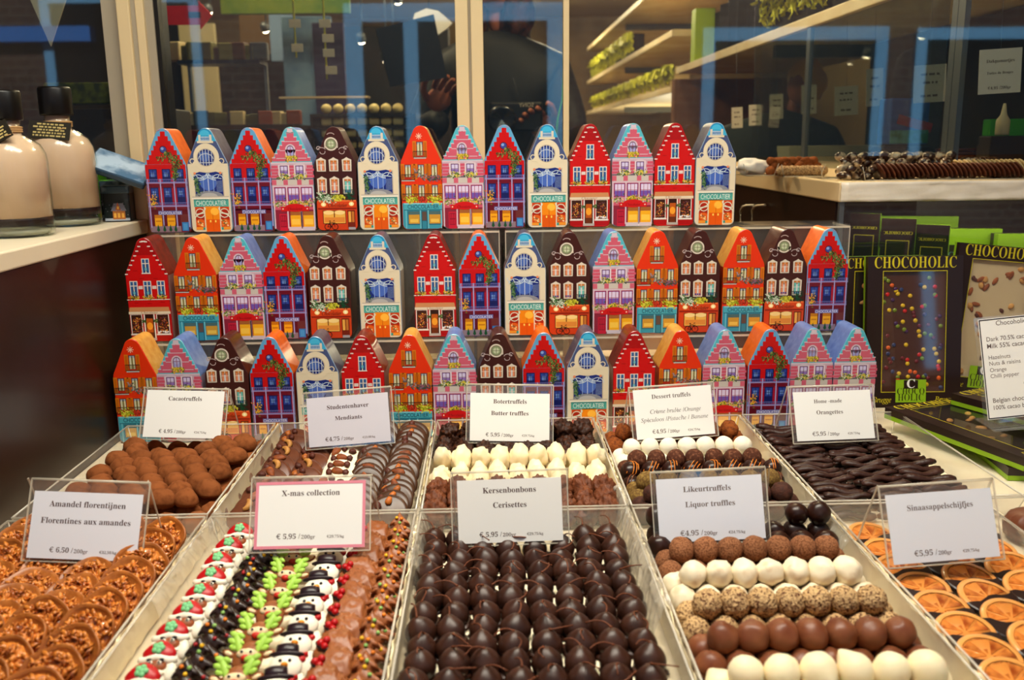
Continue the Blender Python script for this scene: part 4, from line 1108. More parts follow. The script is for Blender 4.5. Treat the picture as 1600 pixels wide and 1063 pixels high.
for c in range(3):
    for r in range(11):
        x = 44.4 + c * 5.9 + jit(.25); y = 61.5 + r * 4.25 + (c % 2) * 2.1
        if y > 102.5: continue
        K_sl.put(T(x, y, FLOORZ + .95 + jit(.1), math.radians(13 + jit(3)), jit(.07), jit(.35)), f'half-dipped candied orange slice, {["left", "middle", "right"][c]} column, {ORD[r + 1]} from front', 'candied orange slices', None, 'orange slice')
# ------------------------------------------------------------------ Christmas chocolates (front tray, second from left)
# each piece is modelled upright, facing the front, then leant back on the one behind
RED = mat('red_sugar', (190, 28, 34), .35, bump=(2, .1, .05), vary=.05)
SNOW = mat('white_sugar_chocolate', (248, 240, 222), .38, sss=.12, bump=(2, .1, .05))
LIME = mat('green_sugar', (178, 214, 96), .45, bump=(2, .15, .06), vary=.05)
MINT = mat('mint_sugar', (140, 206, 150), .4, bump=(2, .15, .06))
BLK = mat('black_sugar', (30, 20, 26), .3, bump=(2, .1, .04))
FACE = mat('face_chocolate', (160, 96, 58), .4, bump=(2, .1, .05))
TAN = mat('muzzle_chocolate', (238, 214, 176), .42, bump=(2, .1, .05))
HATM = mat('hat_chocolate', (52, 32, 40), .3, bump=(1.5, .1, .05))
BROWN = mat('reindeer_chocolate', (158, 98, 58), .4, bump=(2, .1, .06), vary=.06)
CARROT = mat('carrot_sugar', (240, 158, 40), .4, bump=(3, .1, .04))
DOTS = [mat('dot_yellow', (236, 190, 40), .35, bump=(3, .1, .03)), mat('dot_orange', (230, 138, 36), .35, bump=(3, .1, .03)), mat('dot_green', (150, 190, 110), .35, bump=(3, .1, .03)), mat('dot_red', (170, 36, 44), .35, bump=(3, .1, .03))]
DTREE = mat('dark_tree_chocolate', (58, 38, 30), .28, bump=(1, .08, .06), vary=.08)
MTREE = mat('milk_tree_chocolate', (160, 100, 60), .36, bump=(1, .1, .06), vary=.06)

def santa(seed):
    t = thing('santa_chocolate')
    m = MB(); m.blob(1.55, .5, 1.7, 3, .05, 2, seed, M=T(0, 0, 1.55), ridge=.05, freq2=3)
    for s in (-1, 1): m.blob(.5, .42, .9, 2, .12, 3, seed + s, M=T(s * 1.2, -.15, 1.6))
    m.blob(.95, .3, .3, 2, .1, 3, seed, M=T(0, -.5, 1.45)); m.build('beard', SNOW, t)
    MB().blob(.95, .4, .6, 2, .04, 2, seed, M=T(0, -.35, 2.05)).build('face', FACE, t)
    MB().blob(.24, .2, .2, 2, M=T(0, -.76, 1.85)).build('nose', FACE, t)
    def cap(q): return Vector((q.x * (1 - .28 * max(0, q.z)), q.y, q.z))
    MB().blob(1.4, .55, 1.15, 3, .05, 2, seed, M=T(0, -.15, 3.25), fn=cap).build('cap', RED, t)
    b = MB(); b.tube([(x / 5 * 1.55, -.42 + .05 * abs(x), 2.72 + .10 * math.cos(x)) for x in range(-5, 6)], lambda f: .36 * (1 - .35 * abs(2 * f - 1) ** 4), 10); b.build('fur_brim', SNOW, t)
    h = MB()
    for k in range(5): h.blob(.26, .16, .26, 2, M=T(.3 * math.cos(k * 1.257), -.72, 3.5 + .3 * math.sin(k * 1.257)))
    h.blob(.3, .18, .3, 2, M=T(0, -.72, 3.5)); h.build('holly_leaf', MINT, t)
    for s in (-1, 1):
        e = MB().blob(.2, .14, .17, 2, M=T(s * .36, -.72, 2.26)).build('eye', SNOW, t)
        MB().blob(.1, .08, .11, 1, M=T(s * .36, -.83, 2.24)).build('pupil', BLK, e)
        MB().blob(.22, .14, .13, 2, M=T(s * .5, -.74, 2.48)).build('brow', BLK, t)
    return t

def tree(seed, m, dots):
    t = thing('tree_chocolate'); mb = MB(); rr = random.Random(seed)
    for k, (z0, z1, w) in enumerate(((.2, 2.3, 2.0), (1.6, 3.5, 1.65), (2.9, 4.7, 1.15))):
        pts = []
        n = 12
        for i in range(n + 1):
            f = i / n * 2 - 1; pts.append((f * w, z0 - .26 * abs(math.sin(f * PI * 1.5)) + .30 * f * f + .1))
        for i in range(1, 8):
            f = i / 8; pts.append((w * (1 - f) ** 1.25 * 1.0 + .02, z0 + .3 + (z1 - z0 - .3) * f))
        pts.append((0, z1))
        for i in range(7, 0, -1):
            f = i / 8; pts.append((-w * (1 - f) ** 1.25 - .02, z0 + .3 + (z1 - z0 - .3) * f))
        mb.prism(pts, -.75 + .10 * k, .3, bev=.34, smooth=True)
    mb.build('tree_body', m, t)
    for k, (x, z) in enumerate(((-.7, .75), (.75, .9), (-.5, 2.2), (.55, 2.4), (.1, 3.05), (-.25, 3.7), (.3, 3.55))):
        MB().blob(.19, .15, .19, 2, M=T(x + rr.uniform(-.1, .1), -.74, z)).build('sugar_dot', DOTS[(k + seed) % dots], t)
    return t

def reindeer(seed):
    t = thing('reindeer_chocolate')
    m = MB(); m.blob(1.3, .5, 1.5, 3, .04, 2, seed, M=T(0, 0, 1.6)); m.blob(.8, .5, .6, 2, M=T(0, -.15, .7)); m.build('head', BROWN, t)
    MB().blob(.95, .32, .48, 2, .05, 2, seed, M=T(0, -.4, 1.95)).build('eye_patch', TAN, t)
    for s in (-1, 1):
        e = MB().blob(.17, .12, .17, 2, M=T(s * .38, -.66, 2.05)).build('eye', SNOW, t)
        MB().blob(.12, .09, .12, 2, M=T(s * .38, -.73, 2.03)).build('pupil', BLK, e)
        er = MB().blob(.62, .2, .36, 2, M=T(s * 1.65, 0, 2.1, ry=-s * .4)).build('ear', BROWN, t)
        MB().blob(.4, .12, .2, 2, M=T(s * 1.68, -.14, 2.1, ry=-s * .4)).build('inner_ear', TAN, er)
        a = MB(); a.blob(.34, .22, 1.1, 2, .1, 3, seed, M=T(s * 1.0, -.2, 2.95, ry=s * .36))
        for k, (dx, dz, r) in enumerate(((.36, 2.55, .3), (.52, 3.1, .34), (.46, 3.7, .34), (-.24, 3.0, .26), (-.14, 3.6, .3))): a.blob(r * 1.3, .18, r * .8, 2, .12, 3, seed + k, M=T(s * (1.0 + dx), -.22, dz, ry=-s * .5))
        a.build('antler', LIME, t)
    MB().blob(.42, .28, .3, 2, M=T(0, -.62, 1.5)).build('nose', mat('nose_sugar', (206, 60, 44), .35, bump=(2, .1, .04)), t)
    return t

def snowman(seed):
    t = thing('snowman_chocolate')
    m = MB(); m.blob(1.55, .6, 1.5, 3, .04, 2, seed, M=T(.25, .1, .5)); m.build('body', SNOW, t)
    MB().blob(1.35, .65, 1.2, 3, .03, 2, seed, M=T(0, -.15, 2.0)).build('head', SNOW, t)
    h = MB(); h.blob(1.45, .5, .26, 3, .03, 2, seed, M=T(0, -.3, 2.98)); h.tube([(0, -.25, 2.95), (0, -.25, 3.35), (0, -.25, 3.75), (0, -.25, 3.85)], lambda f: .48 - .05 * f - (.10 if f > .9 else 0), 18, flat=2.0); h.build('top_hat', HATM, t)
    for s in (-1, 1): MB().blob(.15, .12, .15, 2, M=T(s * .38, -.78, 2.3)).build('eye', BLK, t)
    MB().blob(.3, .3, .24, 2, M=T(0, -.84, 1.92)).build('carrot_nose', CARROT, t)
    s_ = MB(); s_.blob(.36, .25, .3, 2, M=T(1.2, -.2, 2.6)); s_.blob(.3, .22, .4, 2, M=T(-1.1, -.3, .95)); s_.tube([(-1.1, -.45, 1.05), (-.4, -.62, .88), (.4, -.62, .88), (1.1, -.45, 1.05)], .2, 8); s_.build('red_scarf', RED, t)
    return t

def hollylog(seed):
    t = thing('holly_log_chocolate')
    mb = MB(); mb.blob(1.75, .55, 2.1, 4, .2, 1.5, seed, M=T(.25, 0, 1.9), ridge=.22, freq2=4.0, amp2=.1); mb.build('log', MTREE, t)
    lf = MB()
    for a in (-.7, .5): lf.blob(.8, .16, .34, 2, .15, 3, seed, M=T(-1.0, -.5, 2.0 + a * .8, ry=a))
    lf.build('leaf', DTREE, t)
    for x, z in ((-1.25, 2.75), (-.75, 3.0), (-.85, 2.45)): MB().blob(.34, .3, .34, 2, .05, 3, seed, M=T(x, -.58, z)).build('berry', RED, t)
    return t

XK = [('santa chocolate with red cap and mint holly', 'santa column', Kind(santa(1), santa(2)), -29.9, 'chocolate figure', 'santa chocolates', 1.0),
      ('dark chocolate fir tree with sugar dots', 'dark tree column', Kind(*[tree(i, DTREE, 4) for i in range(4)]), -26.2, 'chocolate tree', 'dark chocolate trees', .98),
      ('reindeer chocolate with lime green antlers', 'reindeer column', Kind(reindeer(3), reindeer(4)), -22.3, 'chocolate figure', 'reindeer chocolates', .98),
      ('white snowman chocolate with black hat', 'snowman column', Kind(snowman(5), snowman(6)), -18.3, 'chocolate figure', 'snowman chocolates', 1.0),
      ('milk chocolate log with red berries', 'log column', Kind(hollylog(7), hollylog(8), hollylog(9)), -14.6, 'chocolate log', 'holly log chocolates', .95),
      ('milk chocolate fir tree with sugar dots', 'milk tree column', Kind(*[tree(i + 10, MTREE, 3) for i in range(4)]), -11.3, 'chocolate tree', 'milk chocolate trees', .98)]
for k, (lab, colm, kd, x, cat, grp, s) in enumerate(XK):
    pit = (3.7, 3.5, 3.9, 3.6, 3.1, 3.4)[k]; s *= 1.1
    for r in range(18):
        y = 61.5 + r * pit + (k % 3) * .7
        if y > 101.5: continue
        kd.put(T(x + (y - 80) * .012 + jit(.12), y, FLOORZ + .6, -.94 + jit(.04), jit(.05), jit(.07), s), f'{lab}, {colm}, {ORD[r + 1]} from front', grp, None, cat)

# ------------------------------------------------------------------ price signs
CARD = mat('white_card', (240, 238, 234), .6, bump=(3, .02, .02))
INK = mat('sign_ink', (92, 64, 60), .6, bump=(8, .02, .01))
INKG = mat('sign_ink_grey', (120, 104, 100), .6, bump=(8, .02, .01))
PINK = mat('pink_card_border', (228, 150, 165), .6, bump=(3, .02, .02))
def sign(pose, lines, price, kg, label, tint=None, border=None, w=12.0, h=7.2, top=.8, side=.55, grey=False):
    x, y, z, yaw, tilt, rl = pose
    t = thing('price_sign', label, 'price sign', T(x, y, z, rz=yaw), 'white price signs in acrylic holders')
    F = T(rx=-tilt) @ Matrix.Rotation(-rl, 4, 'Y')
    H = h + top
    hd = MB(); hd.box(-w / 2 - side, .02, -.35, w / 2 + side, .2, H, M=F)
    ty, tz = H * math.sin(tilt), H * math.cos(tilt); by = 2 * ty + .6
    L_ = math.hypot(by - ty - .2, tz); ang = math.atan2(by - ty - .2, tz)
    G = T(0, ty + .22, tz) @ T(rx=ang) @ Matrix.Rotation(-rl, 4, 'Y')
    hd.box(-w / 2 - side, 0, -L_, w / 2 + side, .16, -.02, M=G)
    hd.build('acrylic_holder', CLR, t)
    e = MB()
    for M_, a, b, yy in ((F, -.35, H, .11), (G, -L_, -.02, .08)):
        for s in (-1, 1): e.box(s * (w / 2 + side) - .06, yy - .11, a, s * (w / 2 + side) + .06, yy + .11, b, M=M_)
    e.tube([F @ Vector((-w / 2 - side, .12, H)), F @ Vector((w / 2 + side, .12, H))], .15, 8)
    e.tube([F @ Vector((-w / 2 - side, .1, -.35)), F @ Vector((w / 2 + side, .1, -.35))], .09, 6)
    e.build('holder_edge', EDGE, t)
    cm = CARD if tint is None else mat('card_' + '_'.join(map(str, tint)), tint, .6, bump=(3, .02, .02))
    cd_ = MB(); cd_.box(-w / 2, -.05, 0, w / 2, -.01, h, M=F)
    co = cd_.build('card', cm, t)
    if border:
        bm_ = MB(); g = .32
        for a, b, c_, d_ in ((-w / 2, 0, w / 2, g), (-w / 2, h - g, w / 2, h), (-w / 2, g, -w / 2 + g, h - g), (w / 2 - g, g, w / 2, h - g)): bm_.box(a, -.075, b, c_, -.051, d_, M=F)
        bm_.build('border', PINK, co)
    mk = INKG if grey else INK
    for body, cx, fr_, wd in lines:
        tx = MB(); put_text(tx, body, -w / 2 + w * cx, h * (1 - fr_), w * wd, -.06, 0, None, F); tx.build('lettering', mk, co)
    pz = h * (1 - .905) if not border else h * (1 - .855)
    for body, cx, wd, dz, m_ in ((price, .2, .215, 0, mk), ('200gr', .425, .125, -.02, INKG), (kg, .655, .155, .03, INKG)):
        tx = MB(); put_text(tx, bold(body), -w / 2 + w * cx, pz + dz, w * wd, -.06, 0, None, F, anchor='l'); tx.build('lettering', m_, co)
    return t
B = bold
sign((-46.89, 134.47, 4.1, -.07, .42, -.02), [(B('Cacaotruffels'), .5, .215, .43)], '€ 4,95 /', '€24,75/kg', 'white price sign standing on the cocoa truffles', top=.35)
sign((-20.86, 130.2, 4.0, .01, .29, .06), [(B('Studentenhaver'), .5, .26, .51), (B('Mendiants'), .5, .49, .33)], '€4,75 /', '€23,80/kg', 'greyish price sign standing on the nut mendiants', (214, 210, 218))
sign((2.63, 132.6, 3.2, -.04, .3, -.02), [(B('Botertruffels'), .5, .215, .42), (B('Butter truffles'), .5, .46, .47)], '€ 5,95 /', '€29,75/kg', 'white price sign standing on the butter truffles', top=1.3)
sign((27.55, 131.0, 3.93, .16, .32, .01), [(B('Dessert truffels'), .48, .2, .5), (ital('Crème brulée /Orange'), .52, .5, .65), (ital('Spéculoos /Pistache / Banane'), .5, .66, .86)], '€4,95 /', '€24,75/kg', 'tilted price sign standing on the dessert truffles', grey=True, top=.4, w=12.27, h=7.36)
sign((50.51, 127.98, 4.0, .1, .38, -.01), [(B('Home -made'), .44, .24, .36), (B('Orangettes'), .45, .47, .34)], '€5,95 /', '€29,75/kg', 'white price sign standing on the orangette sticks', grey=True)
sign((-44.85, 94.27, 3.4, -.02, .4, -.05), [(B('Amandel florentijnen'), .5, .225, .7), (B('Florentines aux amandes'), .5, .475, .82)], '€ 6,50 /', '€32,50/kg', 'white price sign standing on the almond florentines', (232, 232, 238), top=1.3)
sign((-19.93, 93.29, 4.6, -.02, .46, .01), [(B('X-mas collection'), .5, .215, .53)], '€ 5,95 /', '€29,75/kg', 'pink-bordered price sign standing on the Christmas chocolates', border=True, top=.5)
sign((2.0, 98.62, 2.4, -.01, .27, .02), [(B('Kersenbonbons'), .5, .215, .51), (B('Cerisettes'), .5, .45, .32)], '€ 5,95 /', '€29,75/kg', 'white price sign standing behind the cherry bonbons', top=.9, side=.7)
sign((24.97, 97.4, 2.6, -.08, .3, .06), [(B('Likeurtruffels'), .48, .22, .45), (B('Liquor truffles'), .5, .46, .47)], '€4,95 /', '€24,75/kg', 'white price sign standing behind the liquor truffles', (228, 230, 238), grey=True, top=.8)
sign((47.77, 88.94, 3.65, .1, .38, .01), [(B('Sinaasappelschijfjes'), .5, .25, .62)], '€5,95 /', '€29,75/kg', 'white price sign standing on the candied orange slices', (228, 230, 236), grey=True, top=.9)

# ------------------------------------------------------------------ boxed chocolate bars on the right
CARTON = mat('brown_carton', (52, 34, 30), .38, coat=.15, bump=(2, .02, .02))
YELL = mat('yellow_print', (214, 200, 50), .45, bump=(4, .02, .01))
LIMEC = mat('lime_carton', (150, 186, 40), .4, bump=(2, .02, .02))
FLM = clear('box_window_film', haze=.006, rough=.04)
BARM = mat('bar_milk_chocolate', (92, 54, 38), .32, bump=(.5, .05, .1))
BARW = mat('bar_white_chocolate', (216, 196, 158), .4, bump=(.5, .05, .1))
BARD = mat('bar_dark_chocolate', (46, 28, 22), .32, bump=(.5, .05, .1))
CANDY = [mat('candy_' + n, c, .25, coat=.3, bump=(3, .02, .02)) for n, c in (('red', (206, 30, 34)), ('yellow', (226, 190, 34)), ('orange', (232, 110, 24)), ('green', (130, 146, 40)), ('purple', (84, 44, 92)), ('darkred', (120, 30, 40)), ('blue', (60, 70, 110)))]
def bar_box(label, M, kind, seed, w=16.8, h=27.0, d=1.9, logo=True):
    t = thing('chocolate_bar_box', label, 'chocolate box', M, 'boxed chocolate bars'); rr = random.Random(seed)
    a, b, c, e = -w * .335, w * .33, h * .105, h * .90
    m = MB(); m.box(-w / 2, 0, 0, w / 2, .12, c, 0); m.box(-w / 2, 0, e, w / 2, .12, h, 0); m.box(-w / 2, 0, c, a, .12, e, 0); m.box(b, 0, c, w / 2, .12, e, 0)
    m.box(-w / 2, d - .1, 0, w / 2, d, h, 1); m.box(-w / 2, .12, 0, -w / 2 + .1, d - .1, h, 0); m.box(w / 2 - .1, .12, 0, w / 2, d - .1, h, 0); m.box(-w / 2 + .1, .12, 0, w / 2 - .1, d - .1, .1, 0); m.box(-w / 2 + .1, .12, h - .1, w / 2 - .1, d - .1, h, 0)
    m.box(-w / 2 - .02, d * .62, -.02, w / 2 + .02, d * .98, h + .02, 1)
    m.build('carton', [CARTON, LIMEC], t)
    fm = MB(); g = .1
    for p, q, r_, s in ((a - g, c - g, b + g, c), (a - g, e, b + g, e + g), (a - g, c, a, e), (b, c, b + g, e)): fm.box(p, -.02, q, r_, -.002, s)
    fm.build('yellow_frame', YELL, t)
    MB().box(a, .03, c, b, .06, e).build('window_film', FLM, t)
    sl = MB().box(a - .3, .6, c - .3, b + .3, 1.05, e + .3, bev=.15).build('chocolate_slab', {'candy': BARM, 'white': BARW, 'dark': BARD}[kind], t)
    if kind == 'candy':
        for k in range(88): MB().blob(.4, .2, .4, 2, M=T(a + .3 + (b - a - .6) * ((k * .7548777 + rr.random() * .15) % 1), .55, c + .4 + (e - c - 1.6) * ((k * .618034 + rr.random() * .12) % 1) ** 1.2)).build('candy_drop', CANDY[rr.choice((0, 0, 0, 1, 1, 1, 2, 2, 3, 3, 4, 5, 5, 6))], sl)
    else:
        for k in range(46 if kind == 'white' else 16):
            M_ = T(rr.uniform(a + .6, b - .6), .55, rr.uniform(c + .6, e - .8), rr.uniform(-.4, .4), rr.uniform(0, 6.28), 0)
            q = rr.random()
            if q < .4: MB().blob(.62, .3, .5, 2, .15, 2, k, M=M_).build('hazelnut', CAS, sl)
            elif q < .75: MB().blob(.85, .28, .42, 2, .1, 2, k, M=M_).build('almond', ALM if kind == 'white' else CAS, sl)
            else: MB().blob(.5, .26, .36, 2, .3, 2, k, M=M_).build('raisin', RAI, sl)
    tx = MB(); put_text(tx, B('CHOCOHOLIC'), 0, h * .922, w * .86, -.012, 0, None, None, 1.4, -.007)
    tx.build('lettering', YELL, t)
    for s in (-1, 1):
        tx = MB(); put_text(tx, ital('Brugge'), s * w * .33, h * .035, w * .2, -.012, 0, None, None, 1.2); tx.build('lettering', YELL, t)
    if logo:
        lg = MB(); lg.box(-w * .185, -.06, h * .035, w * .135, -.005, h * .185, 0)
        lg.box(-w * .10, -.075, h * .125, w * .05, -.061, h * .182, 1)
        put_text(lg, B('C'), -w * .025, h * .131, w * .085, -.08, 2)
        put_text(lg, B('CHOCO'), -w * .025, h * .088, w * .29, -.07, 1, None, None, 1.25, -.012)
        put_text(lg, B('HOLIC'), -w * .025, h * .045, w * .27, -.07, 1, None, None, 1.3, -.012)
        lg.box(-w * .09, -.01, h * .018, w * .02, -.002, h * .024, 3); lg.box(w * .02, -.01, h * .018, w * .13, -.002, h * .024, 4)
        lg.build('logo_label', [LIMEC, CARTON, CARD, YELL, RED], t)
    return t
p = at_z(1426, 637, 0.02)
bar_box('brown boxed chocolate bar with coloured candy drops', T(p.x, p.y, .03, -.14, 0, -.03), 'candy', 1)
bar_box('brown boxed chocolate bar with almonds behind the pink tins', T(71.0, 161.6, .03, -.07, 0, .02), 'dark', 2, w=15.4, h=26.4, logo=False)
bar_box('tilted boxed white chocolate bar with nuts', T(90.2, 161.3, 1.1, -.07, .10, 0), 'white', 3)
bar_box('boxed dark chocolate bar lying under two crossed ones', T(80.5, 119.5, 1.95, -PI / 2, 0, -.12), 'dark', 4, h=25)
bar_box('boxed chocolate bar lying slantwise nearest the orangette tray', T(81.2, 121.4, 3.95, -PI / 2, 0, .32), 'dark', 5, h=27)
bar_box('boxed chocolate bar lying on top beside the black-edged sign', T(95.0, 124.0, 5.95, -PI / 2, 0, .44), 'dark', 6, h=27)
# black-edged information card in its own stand
def info_card():
    p = at_y(1547, 651, 126); t = thing('information_sign', 'black-edged information sign in front of the boxed bars', 'information sign', T(p.x + 6, p.y, p.z, rz=-.05))
    F = T(rx=-.2) @ Matrix.Rotation(-.09, 4, 'Y') if False else T(rx=-.2) @ Matrix.Rotation(-.10, 4, 'Y')
    w, h = 12.4, 14.6
    h_ = MB(); h_.box(-w / 2 - .5, .02, -.6, w / 2 + .5, .2, h + .3, M=F); h_.box(-w / 2 - .5, -3.2, -.78, w / 2 + .5, 3.0, -.6, M=Matrix.Rotation(-.10, 4, 'Y')); h_.build('acrylic_holder', CLR, t)
    c = MB(); c.box(-w / 2, -.05, 0, w / 2, -.01, h, M=F); co = c.build('card', CARD, t)
    b = MB(); g = .14
    for a0, b0, c0, d0 in ((-w / 2 + .1, .1, w / 2 - .1, .1 + g), (-w / 2 + .1, h - .1 - g, w / 2 - .1, h - .1), (-w / 2 + .1, .1, -w / 2 + .1 + g, h - .1), (w / 2 - .1 - g, .1, w / 2 - .1, h - .1)): b.box(a0, -.075, b0, c0, -.051, d0, M=F)
    b.build('black_border', BLK, co)
    x = MB()
    for body, cx, fr_, wd, a in (('Chocoholic collection', .53, .075, .66, 'c'), ('Dark 70.5% cacao', .075, .225, .5, 'l'), ('Milk 55% cacao', .075, .295, .45, 'l'), ('Hazelnuts', .08, .405, .25, 'l'), ('Nuts & raisins', .08, .465, .36, 'l'), ('Orange', .08, .53, .19, 'l'), ('Chilli pepper', .08, .59, .33, 'l'), ('€ 32,00', .45, .70, .3, 'l'), ('Belgian chocolate', .08, .835, .5, 'l'), ('100% cacao butter', .08, .905, .5, 'l')):
        put_text(x, body, -w / 2 + w * cx, h * (1 - fr_), w * wd, -.06, 0, None, F, 1.05, .006 if fr_ < .3 or fr_ > .8 else 0, a)
    x.build('lettering', INKG, co)
info_card()
# ------------------------------------------------------------------ liqueur bottles and gift tins on the ledge
LEDGEZ = 34.5
def dashes(mb, x0, x1, z, h, y, M, seed):
    """a line of print too small to read"""
    rr = random.Random(seed); x = x0 + (x1 - x0) * rr.uniform(0, .15)
    while x < x1 - h:
        w = h * rr.uniform(.8, 3.2); w = min(w, x1 - x)
        mb.add([(x, y, z), (x + w, y, z), (x + w, y, z + h), (x, y, z + h)], [(0, 1, 2, 3)], 0, None, M, False); x += w + h * .7
CREAM = mat('cream_liqueur', (234, 200, 176), .22, coat=.5, bump=(.3, .02, .05))
LAYER = mat('dark_liqueur', (46, 16, 10), .5, spec=.2, bump=(.3, .02, .05))
GLS = clear('bottle_glass', tint=(244, 248, 244), haze=.006, rough=.02, ior=1.42)
CAPM = mat('black_cap', (18, 15, 14), .35, bump=(2, .05, .02))
TAGM = mat('bottle_tag', (48, 42, 26), .45, bump=(2, .03, .02))
TAGP = mat('tag_print', (196, 178, 120), .5, bump=(2, .03, .02))
STRING = mat('raffia_string', (196, 160, 112), .7, bump=(4, .2, .02))
def bottle(u, v, wpx, label, trz, try_):
    p = at_z(u, v, LEDGEZ); r = wpx / 2 / CF * (EYE - p).length * .995
    t = thing('liqueur_bottle', label, 'bottle', T(p.x, p.y, LEDGEZ + .02), 'cream liqueur bottles on the ledge')
    MB().lathe([(0, 0), (r * .9, 0), (r * .99, r * .08), (r, r * .2), (r, r * 2.15), (r * .97, r * 2.42), (r * .84, r * 2.68), (r * .6, r * 2.86), (r * .42, r * 2.97), (r * .38, r * 3.1), (r * .38, r * 3.38)], 40, caps=False).build('glass_bottle', GLS, t)
    MB().lathe([(0, r * .34), (r * .96, r * .34), (r * .975, r * .5), (r * .975, r * .56), (0, r * .56)], 40).build('dark_layer', LAYER, t)
    MB().lathe([(0, r * .565), (r * .965, r * .565), (r * .965, r * 2.15), (r * .935, r * 2.41), (r * .81, r * 2.655), (r * .57, r * 2.83), (r * .39, r * 2.94), (r * .35, r * 3.1), (r * .35, r * 3.36), (0, r * 3.36)], 40).build('cream_liqueur', CREAM, t)
    MB().lathe([(0, r * .09), (r * .86, r * .07), (r * .9, r * .2), (r * .7, r * .3), (0, r * .26)], 36).build('glass_base', clear('bottle_base_glass', tint=(250, 252, 246), haze=.34, rough=.05, ior=1.4, haze_col=(236, 232, 214)), t)  # pale haze put into the base to look like light glowing through
    MB().lathe([(0, r * 3.37), (r * .46, r * 3.37), (r * .48, r * 3.42), (r * .48, r * 4.15), (r * .44, r * 4.22), (0, r * 4.22)], 32).build('cap', CAPM, t)
    s = MB()
    for q in range(3): s.lathe([(r * .40, r * (3.02 + q * .06)), (r * .43, r * (3.05 + q * .06)), (r * .40, r * (3.08 + q * .06))], 28, caps=False)
    s.tube([(r * .3, -r * .3, r * 3.05), (r * .5, -r * .7, r * 2.98), (r * .35, -r * .82, r * 2.92)], .06, 6)
    s.build('string', STRING, t)
    M = T(0, -r * .78, r * 2.62, rx=-.35, ry=try_, rz=trz)
    tg = MB(); tg.box(-r * .62, -.12, r * .04, r * .62, .12, r * .58, M=M); o = tg.build('tag', TAGM, t)
    l = MB()
    for q in range(5): dashes(l, -r * .5, r * .5, r * (.47 - q * .09), r * .05, -.14, M, q)
    l.build('faint_print', TAGP, o)
bottle(108, 352, 89, 'cream liqueur bottle with a black tag, right of two on the ledge', .0, .08)
bottle(31, 369, 92, 'cream liqueur bottle nearest the left edge, tag tilted up', .1, -.5)

NIGHT = mat('night_print', (26, 40, 44), .3, coat=.3, mix=(.35, (70, 96, 108), .55, .8))
GLOWP = mat('gift_tin_print', (255, 255, 255), .35, attr=True, coat=.3)
RIB = mat('lime_ribbon', (120, 196, 40), .4, bump=(3, .1, .03))
def gift_tin(M, w, h, d, label, ribbon):
    t = thing('gift_tin', label, 'gift tin', M, 'winter gift tins on the ledge')
    MB().box(-w / 2, 0, 0, w / 2, d, h, bev=.25).build('tin_body', NIGHT, t)
    MB().box(-w / 2 - .12, -.12, h * .80, w / 2 + .12, d + .12, h + .15, bev=.2).build('lid', mat('gift_tin_lid', (60, 92, 110), .3, coat=.3, mix=(.3, (170, 190, 205), .5, .7)), t)
    a = MB(); k = w / 10
    def q(pts, c, L): a.add([(x * k, -.02 - .01 * L, z * k) for x, z in pts], [list(range(len(pts)))], 0, c, None, False)
    q([(-4.6, .4), (4.6, .4), (4.6, 1.4), (-4.6, 1.4)], (190, 200, 214), 0)
    q([(-1.6, 1), (3, 1), (3, 4.4), (-1.6, 4.4)], (206, 130, 60), 1); q([(-2.2, 4.2), (3.6, 4.2), (2.4, 7.2), (-1, 7.2)], (140, 140, 160), 2); q([(-.6, 4.4), (1.6, 4.4), (.5, 7.6)], (190, 110, 70), 3)
    for x in (-1.2, .2, 1.7): q([(x, 1.6), (x + .9, 1.6), (x + .9, 3.4), (x, 3.4)], (250, 200, 90), 4)
    q([(.1, 4.9), (.9, 4.9), (.9, 6), (.1, 6)], (250, 200, 90), 4)
    for i in range(14): x = -4.4 + (i * 37 % 88) / 10; z = 1.5 + (i * 53 % 60) / 10; q([(x, z), (x + .14, z), (x + .14, z + .14), (x, z + .14)], (220, 225, 235), 5)
    a.build('printed_picture', GLOWP, t)
    if ribbon:
        r = MB(); r.box(-w * .36, -.26, 0, -w * .22, -.14, h + .2); r.box(-w * .36, -.26, h + .16, -w * .22, d, h + .28)
        r.add([(-w * .4, 0, h + .3), (-w * .1, 1, h + .5), (-w * .02, .4, h + 1.7), (-w * .32, -.6, h + 1.5)], [(0, 1, 2, 3)], 0, None, None, False)
        r.build('lime_ribbon', RIB, t)
p = at_z(172, 344, LEDGEZ); gift_tin(T(p.x, p.y, LEDGEZ + .03, rz=-.25), 6.0, 6.6, 4.6, 'dark gift tin with a lit house picture and lime ribbon', True)
gift_tin(T(-63.8, 161.5, LEDGEZ + .03, rz=.15), 4.4, 6.0, 3.4, 'dark gift tin behind the ribboned one at the ledge end', False)
p = at_y(180, 262, 160.5)
lt = thing('tin_lid', 'leaning snowy picture lid on top of the gift tins', 'tin lid', T(p.x + .7, p.y + .3, p.z - .6, .42, .36, .12))
MB().box(-5, -3.6, 0, 5.0, 3.6, 1.1, bev=.25).build('lid_side', mat('lid_edge', (44, 74, 96), .3, coat=.3, bump=(1, .03, .03)), lt)
a = MB(); a.box(-4.7, -3.3, 1.1, 4.7, 3.3, 1.16); a.build('snow_picture', mat('lid_snow', (176, 196, 214), .3, coat=.4, mix=(.22, (70, 116, 150), .45, .62)), lt)

